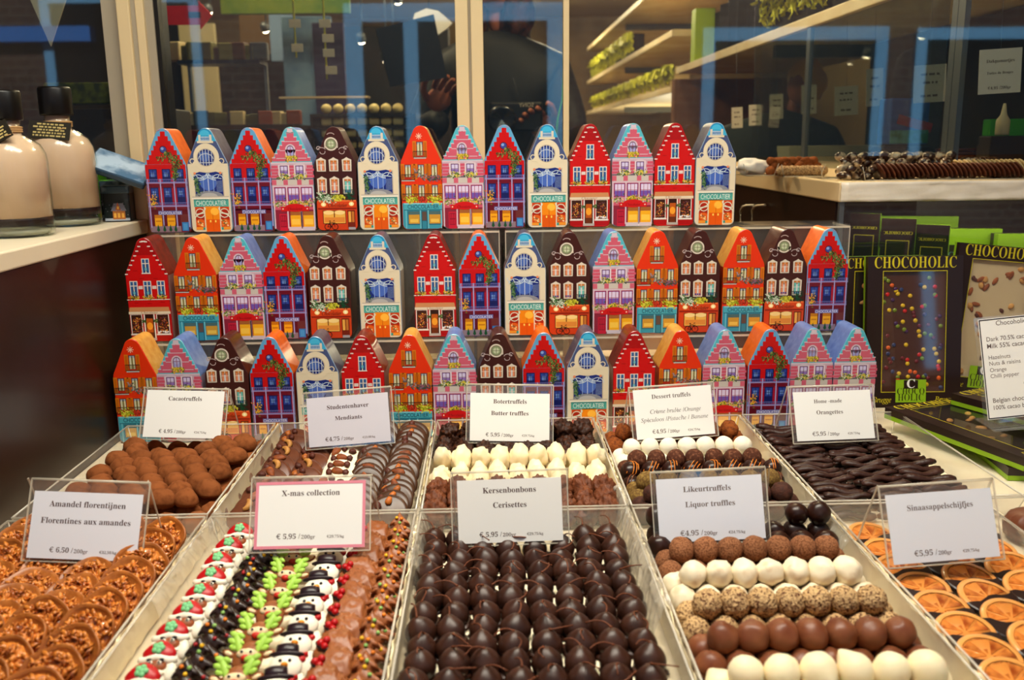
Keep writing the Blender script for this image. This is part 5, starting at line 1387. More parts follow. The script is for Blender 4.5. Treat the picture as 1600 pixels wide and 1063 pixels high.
# ------------------------------------------------------------------ the counter on the right
CX, CY, CZ0, CZ1 = 65.4, 172.2, 35.5, 39.3
ALU = mat('aluminium', (120, 126, 130), .35, metal=.7, bump=(2, .02, .01))
ct = thing('sales_counter', 'cream-topped sales counter with dark cupboards, behind the boxed bars', 'counter')
MB().box(CX, CY, CZ0, 190, 330, CZ1, bev=.3).build('worktop', mat('worktop_stone', (226, 206, 168), .35, bump=(.3, .05, .1)), ct)
MB().box(CX + .6, CY + 3, -90, CX + 2.6, 328, CZ0).build('cupboard_front', LAM, ct)
MB().box(CX + 26, CY + 24, -90, 188, 328, CZ0).build('case_back', mat('case_back', (40, 34, 32), .4, bump=(.2, .03, .1)), ct)
MB().box(CX + .3, CY + .1, -90, CX + 1.2, CY + 1.0, CZ0).build('corner_strip', ALU, ct)
MB().box(CX + 1.3, CY + .4, -90, 188, CY + .7, CZ0 - .1).build('front_glass', PANE, ct)
MB().box(CX + 2.7, CY + 3, 8.0, 188, CY + 24, 9.0).build('case_shelf', LAM, ct)
for (u0, u1) in ((1157, 1176), (1175, 1194)):
    pts = [at_x(u0, 347, CX - .9), at_x(u0, 330, CX - .9), at_x(u0 + 3, 323, CX - .9), at_x(u0 + 9, 321, CX - .9), at_x(u1, 320.5, CX - .5), at_x(u1 + 3, 320.5, CX + .7)]
    MB().tube(pts, .22, 8).build('handle', mat('brushed_handle', (240, 230, 206), .35, metal=0, bump=(2, .02, .01)), ct)
# wrapping film on the counter front
n = 60; vs_ = []; fs_ = []
for i in range(n + 1):
    for j in range(8):
        x = CX + .2 + i * 1.6; z = CZ0 + .1 + j * (CZ1 - CZ0 - .2) / 7
        k = noise.noise(Vector((x * .35, z * .8, 3))) * .5 + (1 - abs(noise.noise(Vector((x * .8, z * 1.1, 8)))) * 2) * .22
        vs_.append((x, CY - .32 - abs(k), z))
for i in range(n):
    for j in range(7): fs_.append((i * 8 + j, (i + 1) * 8 + j, (i + 1) * 8 + j + 1, i * 8 + j + 1))
o = MB().add(vs_, fs_, 0, None, None, True).build('wrapping_film', mat('wrapping_film', (240, 230, 212), .3, coat=.4, bump=(.6, .3, .2)))
so = o.modifiers.new('thickness', 'SOLIDIFY'); so.thickness = .0003
tag(o, 'creased pale film taped along the front edge of the counter', 'film')

# boxes in the case; the brown ones are mirror reflections built as solid cartons
def case_box(u, v, y, w, h, d, rz, lime, label, mirrored=True):
    p = at_y(u, v, y); t = thing('carton_box', label, 'box', T(p.x, p.y, 9.02, rz=rz), 'cartons in the glass case under the counter')
    H = p.z - 9.02
    m = MB(); m.box(-w / 2, 0, 0, w / 2, d * .55, H, 1 if lime else 0); m.box(-w / 2, d * .55, 0, w / 2, d, H, 0 if lime else 1); m.build('carton', [CARTON, LIMEC], t)
    tx = MB()
    if lime:
        g = MB(); g.box(-w * .42, -.05, H - 6.6, -w * .25, -.005, H - 3.2); go = g.build('logo_label', CARTON, t)
        put_text(tx, bold('C'), -w * .335, H - 6.0, w * .11, -.07, 0); tx.build('lettering', mat('logo_blue', (110, 150, 150), .5, bump=(2, .02, .01)), go)
    else:
        put_text(tx, bold('CHOCOHOLIC'), 0, H - 3.1, w * .84, -.02, 0, None, Matrix.Diagonal((-1, 1, 1, 1)), 1.15)
        tx.build('lettering', YELL, t)
        f = MB(); a_, b_, c_, e_ = -w * .34, w * .34, H - 14, H - 4.4
        for p0, q0, r0, s0 in ((a_, e_, b_, e_ + .15), (a_, c_, a_ + .15, e_), (b_ - .15, c_, b_, e_)): f.box(p0, -.03, q0, r0, -.005, s0)
        f.build('yellow_frame', YELL, t)
case_box(1352, 334, 186, 5.2 * 1.1, 20, 1.6, -.55, False, 'leftmost brown carton modelling a reflection in the case glass')
case_box(1405, 342, 182, 6.4, 20, 1.6, -.45, False, 'second brown carton modelling a reflection in the case glass, lime back edge')
case_box(1458, 352, 179.5, 6.0, 20, 1.6, -.6, False, 'third brown carton modelling a reflection in the case glass, partly hidden')
case_box(1520, 358, 184, 11.5, 20, 3.0, -.12, True, 'lime green carton in the glass case, logo at its corner')
case_box(1600, 366, 180, 10, 20, 3.0, -.05, True, 'lime green carton at the right edge of the glass case')
case_box(1430, 338, 193, 17, 20, 2.4, -.25, True, 'long lime green carton at the back of the glass case')

# ------------------------------------------------------------------ chocolates lying on the counter
MARB = mat('marbled_shell_chocolate', (74, 44, 32), .28, coat=.3, mix=(.55, (222, 200, 168), .5, .58), bump=(1, .1, .1), vary=.12)
COOK = mat('chocolate_cookie', (112, 62, 40), .5, bump=(3, .2, .05), vary=.08)
COOKW = mat('pale_cookie', (214, 190, 142), .5, bump=(3, .2, .05), vary=.04)
K_sh = Kind(*solid('shell_chocolate', [MB().blob(1.35, .95, .8, 2, .18, 1.4, 700 + i, ridge=.1, freq2=3) for i in range(6)], MARB))
for i in range(74):
    x = 68.5 + (i * 61 % 215) / 215 * 21.5; y = 178.6 + (i % 3) * 2.0; lay = (i * 7 % 4)
    K_sh.put(T(x, y + jit(.4), CZ1 + .9 + lay * 1.15, jit(.6), jit(.6), rnd.uniform(0, 6.28)), 'marbled shell chocolate in the pile on the counter', 'marbled shell chocolates', None, 'chocolate')
for i in range(26):
    x = 94 + (i * 29 % 95) / 9; y = 179.5 + (i % 3) * 2.0
    K_sh.put(T(x, y, CZ1 + .9 + (i % 3) * 1.1, jit(.6), jit(.6), rnd.uniform(0, 6.28)), 'dark shell chocolate in the pile at the right end of the counter', 'shell chocolates at the counter end', None, 'chocolate')
def cookie(m):
    return [MB().lathe([(0, 0), (1.9, 0), (2.05, .12), (2.05, .3), (1.9, .42), (0, .42)], 24, wob=lambda a, z: 1 + .03 * math.sin(3 * a))]
K_ck = Kind(*solid('chocolate_cookie', cookie(0), COOK)); K_cw = Kind(*solid('pale_cookie', cookie(0), COOKW))
for i in range(30):
    u = 1352 + i * 7.2; y = 176.2
    K_ck.put(T((u - 765) / CF * y * 1.04, y + jit(.1), CZ1 + 1.65, .25, 1.0 + jit(.05), .2, .8), f'round brown chocolate disc standing in the counter row, {ORD[min(i + 1, 24)]} from left' if i < 24 else f'round brown chocolate disc standing in the counter row, {ORD[30 - i]} from right', 'brown discs in a row on the counter', None, 'chocolate disc')
for i in range(18):
    u = 1448 + i * 7; y = 180.0
    K_cw.put(T((u - 765) / CF * y * 1.04, y, CZ1 + 2.0, .25, 1.0 + jit(.05), .2, .85), f'round pale chocolate disc standing behind the brown row, {ORD[i + 1]} from left', 'pale discs in a row on the counter', None, 'chocolate disc')
K_lump = Kind(*solid('cocoa_lump', [MB().blob(1.2, 1.0, .95, 2, .25, 1.6, 720 + i, ridge=.12, freq2=3) for i in range(4)], COCOA))
for i in range(30):
    u = 1186 + (i * 17 % 72); y = 206 + (i % 4) * 2.2
    K_lump.put(T((u - 765) / CF * y * 1.04, y, CZ1 + .95 + (i % 3) * 1.0, jit(.5), jit(.5), rnd.uniform(0, 6)), 'cocoa dusted lump in the heap at the left of the counter', 'cocoa lumps on the counter', None, 'chocolate')
for i in range(9):
    u = 1204 + i * 7.5; y = 198.5
    K_nut.put(T((u - 765) / CF * y * 1.04, y, CZ1 + 1.15, 0, 0, i, .8), f'marbled praline ball in front of the cocoa heap, {ORD[i + 1]} from left', 'praline balls on the counter', None, 'praline')
w_ = MB().blob(3.4, 2.2, 1.7, 3, .35, 1.5, 733, ridge=.25, freq2=2.5).build('crumpled_paper', CARD, None, T((1160 - 765) / CF * 212 * 1.04, 212, CZ1 + 1.6)); tag(w_, 'crumpled white paper at the left end of the counter chocolates', 'paper')
# shallow clear trays under them
def ctray(u0, u1, y0, y1, lab):
    x0 = (u0 - 765) / CF * y0 * 1.04; x1 = (u1 - 765) / CF * y0 * 1.04
    t = thing('counter_tray', lab, 'tray', T(0, 0, CZ1 + .01), 'shallow clear trays on the counter')
    MB().box(x0, y0, 0, x1, y1, .06).build('tray_base', PLAS, t)
    e = MB(); e.tube([(x0, y0, .1), (x1, y0, .1)], .1, 6); e.tube([(x0, y0, .1), (x0 - .8, y0 - .5, 2.6)], .09, 6); e.tube([(x1, y0, .1), (x1 + .8, y0 - .5, 2.6)], .09, 6); e.build('tray_edge', EDGE, t)
ctray(1150, 1192, 204, 214, 'shallow clear tray under the crumpled paper'); ctray(1207, 1262, 196, 214, 'shallow clear tray under the praline balls'); ctray(1266, 1322, 182.6, 193, 'shallow clear tray under the marbled shells'); ctray(1330, 1580, 173.6, 182, 'long shallow clear tray under the chocolate discs')

# glass screen of the counter, its posts and the price tags behind it
gs = thing('glass_screen', 'glass screen with grey metal posts standing on the counter', 'glass screen', T(0, 0, CZ1))
for y, w in ((184, 1.35), (186.9, 1.1), (271, 1.4)): MB().box(92 - w * .4, y - w, 0, 92 + w * .4, y + w, 38.3).build('post', ALU, gs)
MB().box(91.9, 190, 0, 92.1, 269, 38.2).build('glass_sheet', PANE, gs); MB().box(91.9, 273, 0, 92.1, 326, 38.2).build('glass_sheet', PANE, gs)
TAGW = mat('tag_card', (214, 204, 190), .6, bump=(2, .02, .02))
for k, (u, v0, v1, wpx, l1, l2, where) in enumerate([(1561, 82, 146, 60, 'Trüffelwaffels', 'Tuiles de Bruges', 'rightmost, before the dark corner'), (1452, 106, 160, 46, 'Gemberschijfjes', 'Gingembre', 'second from right'), (1366, 112, 166, 24, 'Marsepein', 'Massepain', 'left of the blue sign reflection'), (1322, 138, 180, 34, 'Nougat', 'Noisettes', 'beside the boxes'), (1264, 136, 178, 22, 'Praliné', 'Noir', 'right of the rear post'), (1213, 150, 186, 20, 'Melk', 'Lait', 'left of the rear post'), (1180, 166, 196, 18, 'Wit', 'Blanc', 'pinkish, above the counter end'), (1152, 170, 200, 16, 'Puur', 'Noir', 'leftmost above the counter')]):
    y = 100 * CF / (u - 765) * .985; y = min(y, 322); p = at_y(u, v1, y); sc = y / CF * 1.03; w = wpx * sc; h = (v1 - v0) * sc
    t = thing('shelf_price_tag', f'hanging price tag behind the glass screen, {where}', 'price tag', T(p.x, p.y, p.z, 0, -.05, -.12), 'price tags behind the glass screen')
    MB().box(-w / 2, 0, 0, w / 2, .12, h).build('card', TAGW, t)
    if k == 0:
        for body, fr_, wd in (('Dakpannetjes', .3, .66), ('Tuiles de Bruges', .56, .62), ('€4,95 /200gr', .9, .55)):
            m = MB(); put_text(m, bold(body), 0, h * (1 - fr_), w * wd, -.02); m.build('lettering', INK, t)
    else:
        m = MB()
        for q, fr_ in enumerate((.28, .5, .85)): dashes(m, -w * .3, w * .3, h * (1 - fr_), h * .06, -.02, None, q + k)
        m.build('faint_print', INKG, t)
    st = MB(); st.tube([(0, .06, h), (0, .06, 78.05 - p.z)], .04, 4); st.build('thread', ALU, t)
# things behind the glass screen
def simple_box(name, lab, cat, M, w, d, h, m, grp=None, extra=None):
    t = thing(name, lab, cat, M, grp); MB().box(-w / 2, -d / 2, 0, w / 2, d / 2, h, bev=min(.3, h * .1)).build('body', m, t)
    if extra: extra(t)
    return t
PALE = mat('pale_carton', (206, 198, 176), .5, bump=(.5, .03, .05))
def lidline(w, d, h):
    def f(t): MB().box(-w / 2 - .15, -d / 2 - .15, h * .7, w / 2 + .15, d / 2 + .15, h + .1).build('lid', PALE, t)
    return f
simple_box('pale_carton', 'long pale carton behind the rear post of the glass screen', 'carton', T(110, 300, CZ1 + .02), 30, 12, 5.4, PALE, None, lidline(30, 12, 5.4))
simple_box('green_crate', 'dark green crate behind the marbled chocolates', 'crate', T(108, 243, CZ1 + .02), 14, 12, 4.2, mat('green_crate', (24, 66, 56), .45, bump=(.5, .05, .05)))
def reflected_sign_bands(t):
    MB().box(-4.6, -3.3, 4, 4.6, -3.05, 6.2, M=T(ry=.25)).build('red_band', RED, t)
    MB().box(-4.9, -3.4, .2, 4.9, -3.1, 3.4).build('pale_panel', mat('aqua_panel', (110, 190, 190), .5, mix=(.3, (60, 150, 90), .45, .6)), t)
simple_box('sign_reflection', 'blue bag shape with red band standing in for a reflected sign', 'bag', T(103, 232, CZ1 + 6.2, 0, 0, .1), 10, 6, 11, mat('reflected_sign_blue', (40, 110, 200), .4, bump=(.4, .2, .2)), None, reflected_sign_bands)  # street sign reflection built as a solid box
simple_box('reflection_stand', 'dark stand under the solid blue sign reflection', 'stand', T(103, 232, CZ1 + .02), 12, 8, 5.6, LAM)
for k, (x, y, z, n, m) in enumerate([(112, 222, CZ1, 7, COOK), (117, 210, CZ1, 8, COOKW)]):
    for i in range(n):
        o = MB().lathe([(0, 0), (4.6, 0), (4.9, .2), (4.9, .55), (4.6, .7), (0, .7)], 24).build('flat_biscuit', m, None, T(x + jit(.4), y + jit(.4), z + .05 + i * .74))
        tag(o, f'flat {"dark" if k == 0 else "pale"} biscuit in the stack behind the glass screen, {ORD[i + 1]} from bottom', 'biscuit', f'{"dark" if k == 0 else "pale"} biscuits stacked behind the glass')

simple_box('dark_block', 'dark block added to darken the wall behind the glass screen', 'cabinet', T(136, 250, CZ1 + .02), 16, 134, 38.2, mat('ebony_block', (30, 25, 24), .4, mix=(.05, (46, 36, 30), .45, .65)))  # block added to darken the beige wall area
simple_box('green_packet', 'bright green packet behind the price tags', 'packet', T(114, 206, CZ1 + 6.1), 8, 3, 5.5, mat('green_packet', (70, 160, 40), .45, bump=(.5, .05, .05)))
simple_box('biscuit_crate', 'dark crate under the green packet', 'crate', T(114, 204, CZ1 + .02), 10, 7, 6.0, mat('brown_crate', (58, 38, 26), .5, bump=(.5, .05, .05)))
bt_ = thing('squeeze_bottle', 'small pale bottle standing behind the glass screen post', 'bottle', T(106, 192, CZ1 + 8.1))
MB().lathe([(0, 0), (1.3, 0), (1.35, .3), (1.35, 3), (.6, 4.2), (.5, 5), (.25, 6.4), (0, 6.4)], 20).build('bottle_body', BLOCKC if False else mat('pale_bottle', (206, 190, 150), .4, bump=(.5, .03, .03)), bt_)
simple_box('small_crate', 'small dark crate under the pale bottle', 'crate', T(106, 192, CZ1 + .02), 7, 5, 8.0, mat('brown_crate', (58, 38, 26), .5))
# a ribbed chocolate in a tray at the right edge of the picture
p = at_z(1612, 818, 2.2)
rt_ = tray(60.9, 78, p.y - 9, p.y + 8.5, 'clear plastic tray at the right picture edge with one ribbed chocolate', 2.4)
rc = MB().lathe([(0, 0), (2.2, 0), (2.9, .5), (3.1, 1.6), (2.5, 2.9), (1.2, 3.6), (0, 3.7)], 48, wob=lambda a, z: 1 + .035 * math.sin(18 * a)).build('ribbed_chocolate', mat('ribbed_milk_chocolate', (120, 72, 48), .4, bump=(1.5, .1, .1)), None, T(p.x, p.y, .26)); tag(rc, 'ribbed milk chocolate dome cut off by the right picture edge', 'chocolate')
# ------------------------------------------------------------------ inside the shop, behind the glass
def px(u, y): return at_y(u, 300, y).x
def pz(u, v, y): return at_y(u, v, y).z
SHELFM = mat('beech_shelf', (240, 224, 190), .5, mix=(.05, (228, 208, 168), .4, .6))
LIMEP = mat('lime_ribbon_bow', (216, 216, 76), .4, bump=(1, .2, .2), vary=.15)
KRAFT = mat('dark_gift_bag', (38, 28, 24), .5, bump=(.5, .1, .1), vary=.2)
PALEB = mat('pale_gift_box', (226, 206, 160), .5, bump=(.5, .05, .1))
# long shelves along the right wall, seen from below
def shelf(x0, x1, y0, y1, z, lab, th=3.2):
    t = thing('wall_shelf', lab, 'shelf', T((x0 + x1) / 2, (y0 + y1) / 2, z), 'beech shelves along the right wall')
    MB().box(-(x1 - x0) / 2, -(y1 - y0) / 2, 0, (x1 - x0) / 2, (y1 - y0) / 2, th, bev=.3).build('board', SHELFM, t)
    b = MB(); b.box(-(x1 - x0) / 2 + 6, -2, -4, (x1 - x0) / 2, 2, -.02); b.build('bracket', ALU, t)
shelf(92, 150, 186, 462, 78, 'nearest beech shelf above the glass screen')
shelf(92, 150, 330, 462, 116, 'upper near beech shelf at the picture top')
for z, lab in ((70, 'lowest far shelf, full of lime-ribboned boxes'), (97, 'second far shelf with lime-ribboned bags'), (126, 'upper far shelf below the spotlights')):
    shelf(92, 150, 474, 872, z, lab)
shelf(92, 150, 474, 720, 150, 'topmost far shelf at the picture top')
MB_end = thing('shelf_end_panel', 'brown end panel between the near and far shelves', 'panel', T(121, 468, -90))
MB().box(-29, -4, 0, 29, 4, 166, bev=.3).build('panel', mat('walnut_panel', (150, 106, 70), .5, mix=(.04, (124, 84, 54), .4, .6)), MB_end)
# ribboned bags and boxes on them
def bag(w, d, h, m, curls, seed):
    t = thing('gift_bag'); rr = random.Random(seed)
    MB().box(-w / 2, -d / 2, 0, w / 2, d / 2, h, bev=.3).build('bag_body', m, t)
    r = MB()
    for k in range(curls):
        a = rr.uniform(0, 6.28); x0 = rr.uniform(-w * .3, w * .3)
        pts = [(x0 + math.cos(a) * q * rr.uniform(.8, 1.5), -d / 2 - .6 + math.sin(a) * q * .5 - q * .5, h * .95 + 1.5 * math.sin(q * 1.3) + (1 - q) * .9) for q in [i * .5 for i in range(9)]]
        r.tube(pts, .75, 4, flat=.2)
    for k in range(curls + 4):
        x0 = -w * .55 + w * 1.1 * k / (curls + 3); z1 = h * rr.uniform(.05, .5)
        r.tube([(x0 + .5 * math.sin(q * 1.9 + k), -d / 2 - .7 - .5 * math.cos(q * 2.3 + k), h * 1.05 + (z1 - h * 1.05) * q / 8) for q in range(9)], .7, 4, flat=.2)
    r.build('ribbon_bow', LIMEP, t)
    return t
K_bag = Kind(*[bag(9, 7, 13, KRAFT, 9, i) for i in range(3)])
K_pb = Kind(*[bag(12, 9, 11, PALEB, 14, i + 10) for i in range(3)])
for i, y in enumerate(range(206, 316, 15)):
    K_bag.put(T(97.2 + (i % 2) * .8, y + 6, 81.25, rz=-1.35, s=1.15), f'dark gift bag with pale lime ribbon on the nearest shelf, {ORD[i + 1]} from the near end', 'ribboned bags on the nearest shelf', None, 'gift bag')
for i, y in enumerate(range(500, 860, 28)):
    K_pb.put(T(100, y, 73.25, rz=-1.3), f'pale box with a lime bow on the lowest far shelf, {ORD[i + 1]} from the near end', 'lime-bowed boxes on the lowest far shelf', None, 'gift box')
for i, y in enumerate(range(640, 850, 26)):
    K_bag.put(T(100, y, 100.25, rz=-1.3, s=1.2), f'dark bag with a lime bow on the second far shelf, {ORD[i + 1]} from the near end', 'lime-bowed bags on the second far shelf', None, 'gift bag')
for i in range(5):
    y = 362 + i * 17
    o = MB().box(-11, -1.8, 0, 11, 1.8, 28 - i * 1.5, bev=.4).build('black_folder_box', KRAFT, None, T(108, y, 81.25, 0, 0, -1.0 - .08 * i)); tag(o, f'tall black box fanned out on the near shelf end, {ORD[i + 1]} from the near end', 'box', 'tall black boxes on the near shelf')
simple_box('lime_box', 'lime green box among the tall black boxes', 'box', T(100, 442, 81.25), 9, 9, 24, mat('lime_box', (170, 196, 40), .5, bump=(.5, .05, .05)))
bb = MB().box(-10, -7, 0, 10, 7, 17, bev=.5).build('black_box', mat('black_gloss_box', (14, 13, 14), .3, bump=(.5, .03, .03)), None, T(106, 334, 81.25, 0, 0, .35)); tag(bb, 'big black box leaning out at the middle of the near shelf', 'box')
# lamps under the ceiling: glowing spots
GLOW = mat('lamp_glow', (255, 232, 190), .5, emit=26)
def lamp(u, v, y, r, lab):
    p = at_y(u, v, y); t = thing('ceiling_spot', lab, 'spotlight', T(p.x, p.y, p.z), 'glowing spots in the shop')
    MB().lathe([(0, 0), (r * .8, 0), (r, r * .2), (r, r * 1.6), (r * .6, r * 2.2), (0, r * 2.2)], 20, M=T(rx=.9)).build('housing', ALU, t)
    MB().blob(r * .82, r * .82, r * .35, 2, M=T(0, -.1, -.2, rx=.9)).build('bulb', GLOW, t)
    MB().tube([(0, r, r * 1.2), (0, r, 172 - p.z)], .5, 6).build('rod', ALU, t)
for u, v, y, r, lab in ((565, 64, 560, 2.6, 'glowing spot left of the photographer figure'), (603, 93, 620, 3.2, 'glowing spot just above the cream blocks'), (415, 47, 560, 2.4, 'glowing spot right of the red arrow'), (327, 18, 560, 2.3, 'glowing spot at the arrow tip'), (622, 2, 560, 2.8, 'glowing spot at the picture top edge'), (1164, 60, 640, 3.4, 'glowing spot above the near shelf'), (616, 105, 640, 1.6, 'small glowing spot beside the photographer figure')):
    lamp(u, v, y, r, lab)
# counter and display of cream blocks in the left half
BLOCK = mat('cream_block', (232, 214, 158), .5, bump=(1, .1, .1), vary=.05)
DKW = mat('dark_shop_wood', (52, 34, 22), .5, mix=(.05, (36, 24, 16), .4, .6))
st = thing('block_stand', 'dark tiered stand holding the cream blocks', 'stand', T(0, 0, 0))
yb = 318.0
bx0 = px(508, yb); bx1 = px(636, yb)
zt = [pz(570, v, yb) for v in (232, 214, 196, 178)]
m = MB()
for k, z in enumerate(zt): m.box(bx0 - 2, yb - 4, z - 1.2, bx1 + 2, yb + 9, z)
m.box(bx0 - 2, yb + 9, -90, bx1 + 2, yb + 11, zt[-1]); m.build('shelves', DKW, st)
MB().box(bx0 - 14, yb + 2, pz(500, 150, yb) - .6, bx1 - 12, yb + 8, pz(500, 150, yb)).build('top_rail', SHELFM, st)
for s in (bx0 - 3, bx1 + 2): MB().box(s, yb - 4, -90, s + 1, yb + 11, zt[-1]).build('side_panel', DKW, st)
kb = Kind(MB().box(-1.75, -1.6, 0, 1.75, 1.6, 3.0, bev=.6).build('cream_block', BLOCK)); kr = Kind(MB().blob(1.8, 1.7, 1.7, 2, .05, 2, 3).build('cream_ball', BLOCK))
for k, z in enumerate(zt):
    for c in range(7):
        x = bx0 + 2 + (bx1 - bx0 - 4) * c / 6
        lab = f'cream {"ball" if k == 3 else "block"} on the tiered stand, {["lowest", "second", "third", "top"][k]} row, {fl(c, 7)}'
        if k == 3: kr.put(T(x, yb - 1, z + 1.65), lab, 'cream balls on the tiered stand', None, 'chocolate ball')
        else: kb.put(T(x, yb - 1, z + .02), lab, 'cream blocks on the tiered stand', None, 'chocolate block')
# dark counters with small goods in the left pane
yc = 300.0
cx0 = px(272, yc); cx1 = px(469, yc)
lc = thing('shop_counter', 'dark shop counter behind the left glass pane', 'counter', T((cx0 + cx1) / 2, yc, -90))
zc = pz(380, 196, yc)
MB().box(-(cx1 - cx0) / 2, -8, 0, (cx1 - cx0) / 2, 30, zc + 90 - 1.5).build('cupboard', DKW, lc); MB().box(-(cx1 - cx0) / 2 - 1, -10, zc + 90 - 1.45, (cx1 - cx0) / 2 + 1, 31, zc + 90).build('worktop', mat('dark_worktop', (74, 54, 36), .4, bump=(.2, .03, .05)), lc)
K_pk = Kind(*[MB().box(-2.2, -1.6, 0, 2.2, 1.6, 4.4, bev=.3).build('small_packet', mat('packet_' + n, c, .5, bump=(.5, .05, .05))) for n, c in (('cream', (206, 190, 150)), ('brown', (92, 62, 40)), ('olive', (110, 108, 58)), ('rust', (150, 80, 50)), ('slate', (70, 78, 84)))])
for i in range(14):
    u = 282 + i * 14.2; K_pk.put(T(px(u, yc - 3), yc - 3 + jit(1.5), zc + .02, 0, 0, jit(.3), rnd.uniform(.7, 1.1)), f'small packet on the dark shop counter, {ORD[i + 1]} from left', 'small packets on the dark shop counter', None, 'packet')
hs = thing('hanging_shelf', 'dark glass-edged shelf across the left pane', 'shelf', T((cx0 + px(425, yc + 20)) / 2, yc + 20, 0))
zz = pz(340, 98, yc + 20); hw = (px(425, yc + 20) - cx0) / 2
MB().box(-hw, -6, zz - .8, hw, 6, zz + .4).build('board', mat('blue_black_shelf', (26, 38, 56), .3, bump=(.3, .03, .05)), hs)
for s in (-hw, hw - 1): MB().box(s, 4, zc + .02, s + 1, 6, zz - .81).build('upright', ALU, hs)
for i in range(9):
    u = 292 + i * 16; y = yc + 19
    K_pk.put(T(px(u, y), y, zz + .45, 0, 0, jit(.4), rnd.uniform(.9, 1.4)), f'small packet on the hanging shelf of the left pane, {ORD[i + 1]} from left', 'small packets on the hanging shelf', None, 'packet')
K_pk.done()
# red arrow sign hanging in the left pane
ar = thing('arrow_sign', 'red arrow sign pointing right, high in the left pane', 'sign')
p0 = at_y(254, 24, 290); s_ = 290 / CF * 1.03
pts = [(0, -13), (52, -13), (52, -19), (70, 0), (52, 19), (52, 13), (0, 13)]
MB().prism([(a * s_, b * s_) for a, b in pts], 0, .8, 0).build('arrow_board', mat('arrow_red', (236, 40, 54), .45, bump=(.5, .03, .05)), ar)
MB().box(37 * s_, -.1, -4 * s_, 54 * s_, -.01, 4.5 * s_).build('dark_plate', mat('arrow_plate', (74, 50, 44), .5, bump=(.5, .03, .05)), ar)
rd = MB()
for a in (6, 46): rd.tube([(a * s_, .4, 12 * s_), (a * s_, .4, 172 - p0.z)], .15, 5)
rd.build('hanging_wire', ALU, ar)
ar.matrix_basis = cmm(T(p0.x, p0.y, p0.z))
# cream cards hanging one below the other on lime cords
for u, v, lab, cards in ((511, 124, 'lime cord with four cream cards hanging above the cream blocks', [(508, 37), (513, 60), (514, 83), (518, 110)]), (463, 90, 'lime cord with two cream cards hanging beside the pale blue reflection panel', [(461, 37), (465, 75)])):
    p = at_y(u, v, 268.5); t = thing('card_mobile', lab, 'hanging cards', T(p.x, p.y, p.z))
    MB().tube([(0, 0, 0), (0, 0, 172 - p.z)], .28, 6).build('lime_cord', LIMEP, t)
    for cu, cv in cards:
        q = at_y(cu, cv, 268.5) - p; MB().box(q.x - 1.6, -.5, q.z - 1.1, q.x + 1.6, -.32, q.z + 1.1, bev=.05).build('card', PALE, t)
# green ribbon tail beside the thin post
p = at_y(869, 195, 176); o = MB().tube([(0, 0, -2.2), (.3, 0, 1), (1.1, -.1, 4.5), (1.3, 0, 9.5), (1.35, 0, 60), (1.4, 0, 172 - p.z)], lambda f: 1.25 * max(.08, 1 - 1.35 * f), 6, flat=.25).build('green_ribbon', RIB, None, T(p.x, p.y, p.z)); tag(o, 'bright green ribbon tail hanging beside the thin post', 'ribbon')
# pale pennant behind the bottle pane, yellow-green band lower down
o = MB().prism([(-4.2, 6), (0, -6.4), (5.6, 6)], 0, .4).build('pennant', mat('pale_hanging_shape', (214, 204, 180), .6, bump=(.3, .05, .05)), None, T(*at_y(73, 18, 190))); tag(o, 'pale pointed pennant hanging high behind the bottles', 'pennant')
p = at_y(135, 150, 240); simple_box('lime_carton', 'dim lime carton behind the pane by the corner post', 'carton', T(p.x, p.y, p.z - 2), 17, 8, 5, mat('dim_lime', (120, 124, 30), .6, mix=(.4, (70, 76, 20), .45, .6)))
p = at_y(120, 172, 240); simple_box('dark_cupboard', 'dark cupboard behind the bottle pane', 'cupboard', T(p.x - 20, p.y, -90), 90, 20, 90 + p.z - .1, DKW)
# back of the shop: dark shelving, bright doorway, hanging lime panel
def backbox(name, lab, cat, u0, v0, u1, v1, y, d, m, rods=False):
    a_ = at_y(u0, v1, y); b_ = at_y(u1, v0, y); t = thing(name, lab, cat, T((a_.x + b_.x) / 2, y, a_.z)); w = (b_.x - a_.x) / 2
    MB().box(-w, 0, 0, w, d, b_.z - a_.z, bev=.4).build('board', m, t)
    if rods:
        for s in (-.7, .7): MB().tube([(s * w, d / 2, b_.z - a_.z), (s * w, d / 2, 172 - a_.z)], .3, 6).build('rod', ALU, t)
    return t
backbox('poster_panel', 'olive brown hanging panel in the left pane', 'panel', 376, 18, 424, 78, 600, 3, mat('olive_panel', (112, 84, 26), .6, bump=(.2, .03, .1)), True)
backbox('reflected_blue_panel', 'pale blue banner shape standing in for a reflection beside the cord', 'banner', 424, 16, 455, 96, 590, 3, mat('reflected_blue_panel', (126, 150, 180), .6, bump=(.2, .05, .2)), True)  # pale blue window reflection built as a hanging board
backbox('reflected_blue_band', 'pale blue curtain shape standing in for a reflection behind the cards', 'curtain', 474, 25, 516, 610, 520, 4, mat('reflected_blue_band', (104, 140, 176), .7, mix=(.05, (140, 172, 200), .4, .6)))  # vertical blue reflection streak built as a standing board
backbox('violet_panel', 'dark violet panel beside the cream cards', 'panel', 518, 35, 536, 612, 515, 3, mat('violet_panel', (56, 44, 92), .6, bump=(.2, .05, .2)))
backbox('lime_pelmet', 'lime green pelmet at the top of the left pane', 'pelmet', 345, -12, 545, 22, 470, 4, mat('lime_pelmet', (150, 170, 60), .6, mix=(.05, (110, 150, 60), .4, .6)), True)
backbox('white_doorway', 'bright doorway panel right of the red arrow', 'panel', 310, 36, 334, 424, 640, 4, mat('door_white', (226, 212, 170), .6, bump=(.2, .02, .1)))
backbox('wall_cabinet', 'dark cabinet at the back, left of the photographer figure', 'cabinet', 545, 40, 700, 600, 700, 30, DKW)
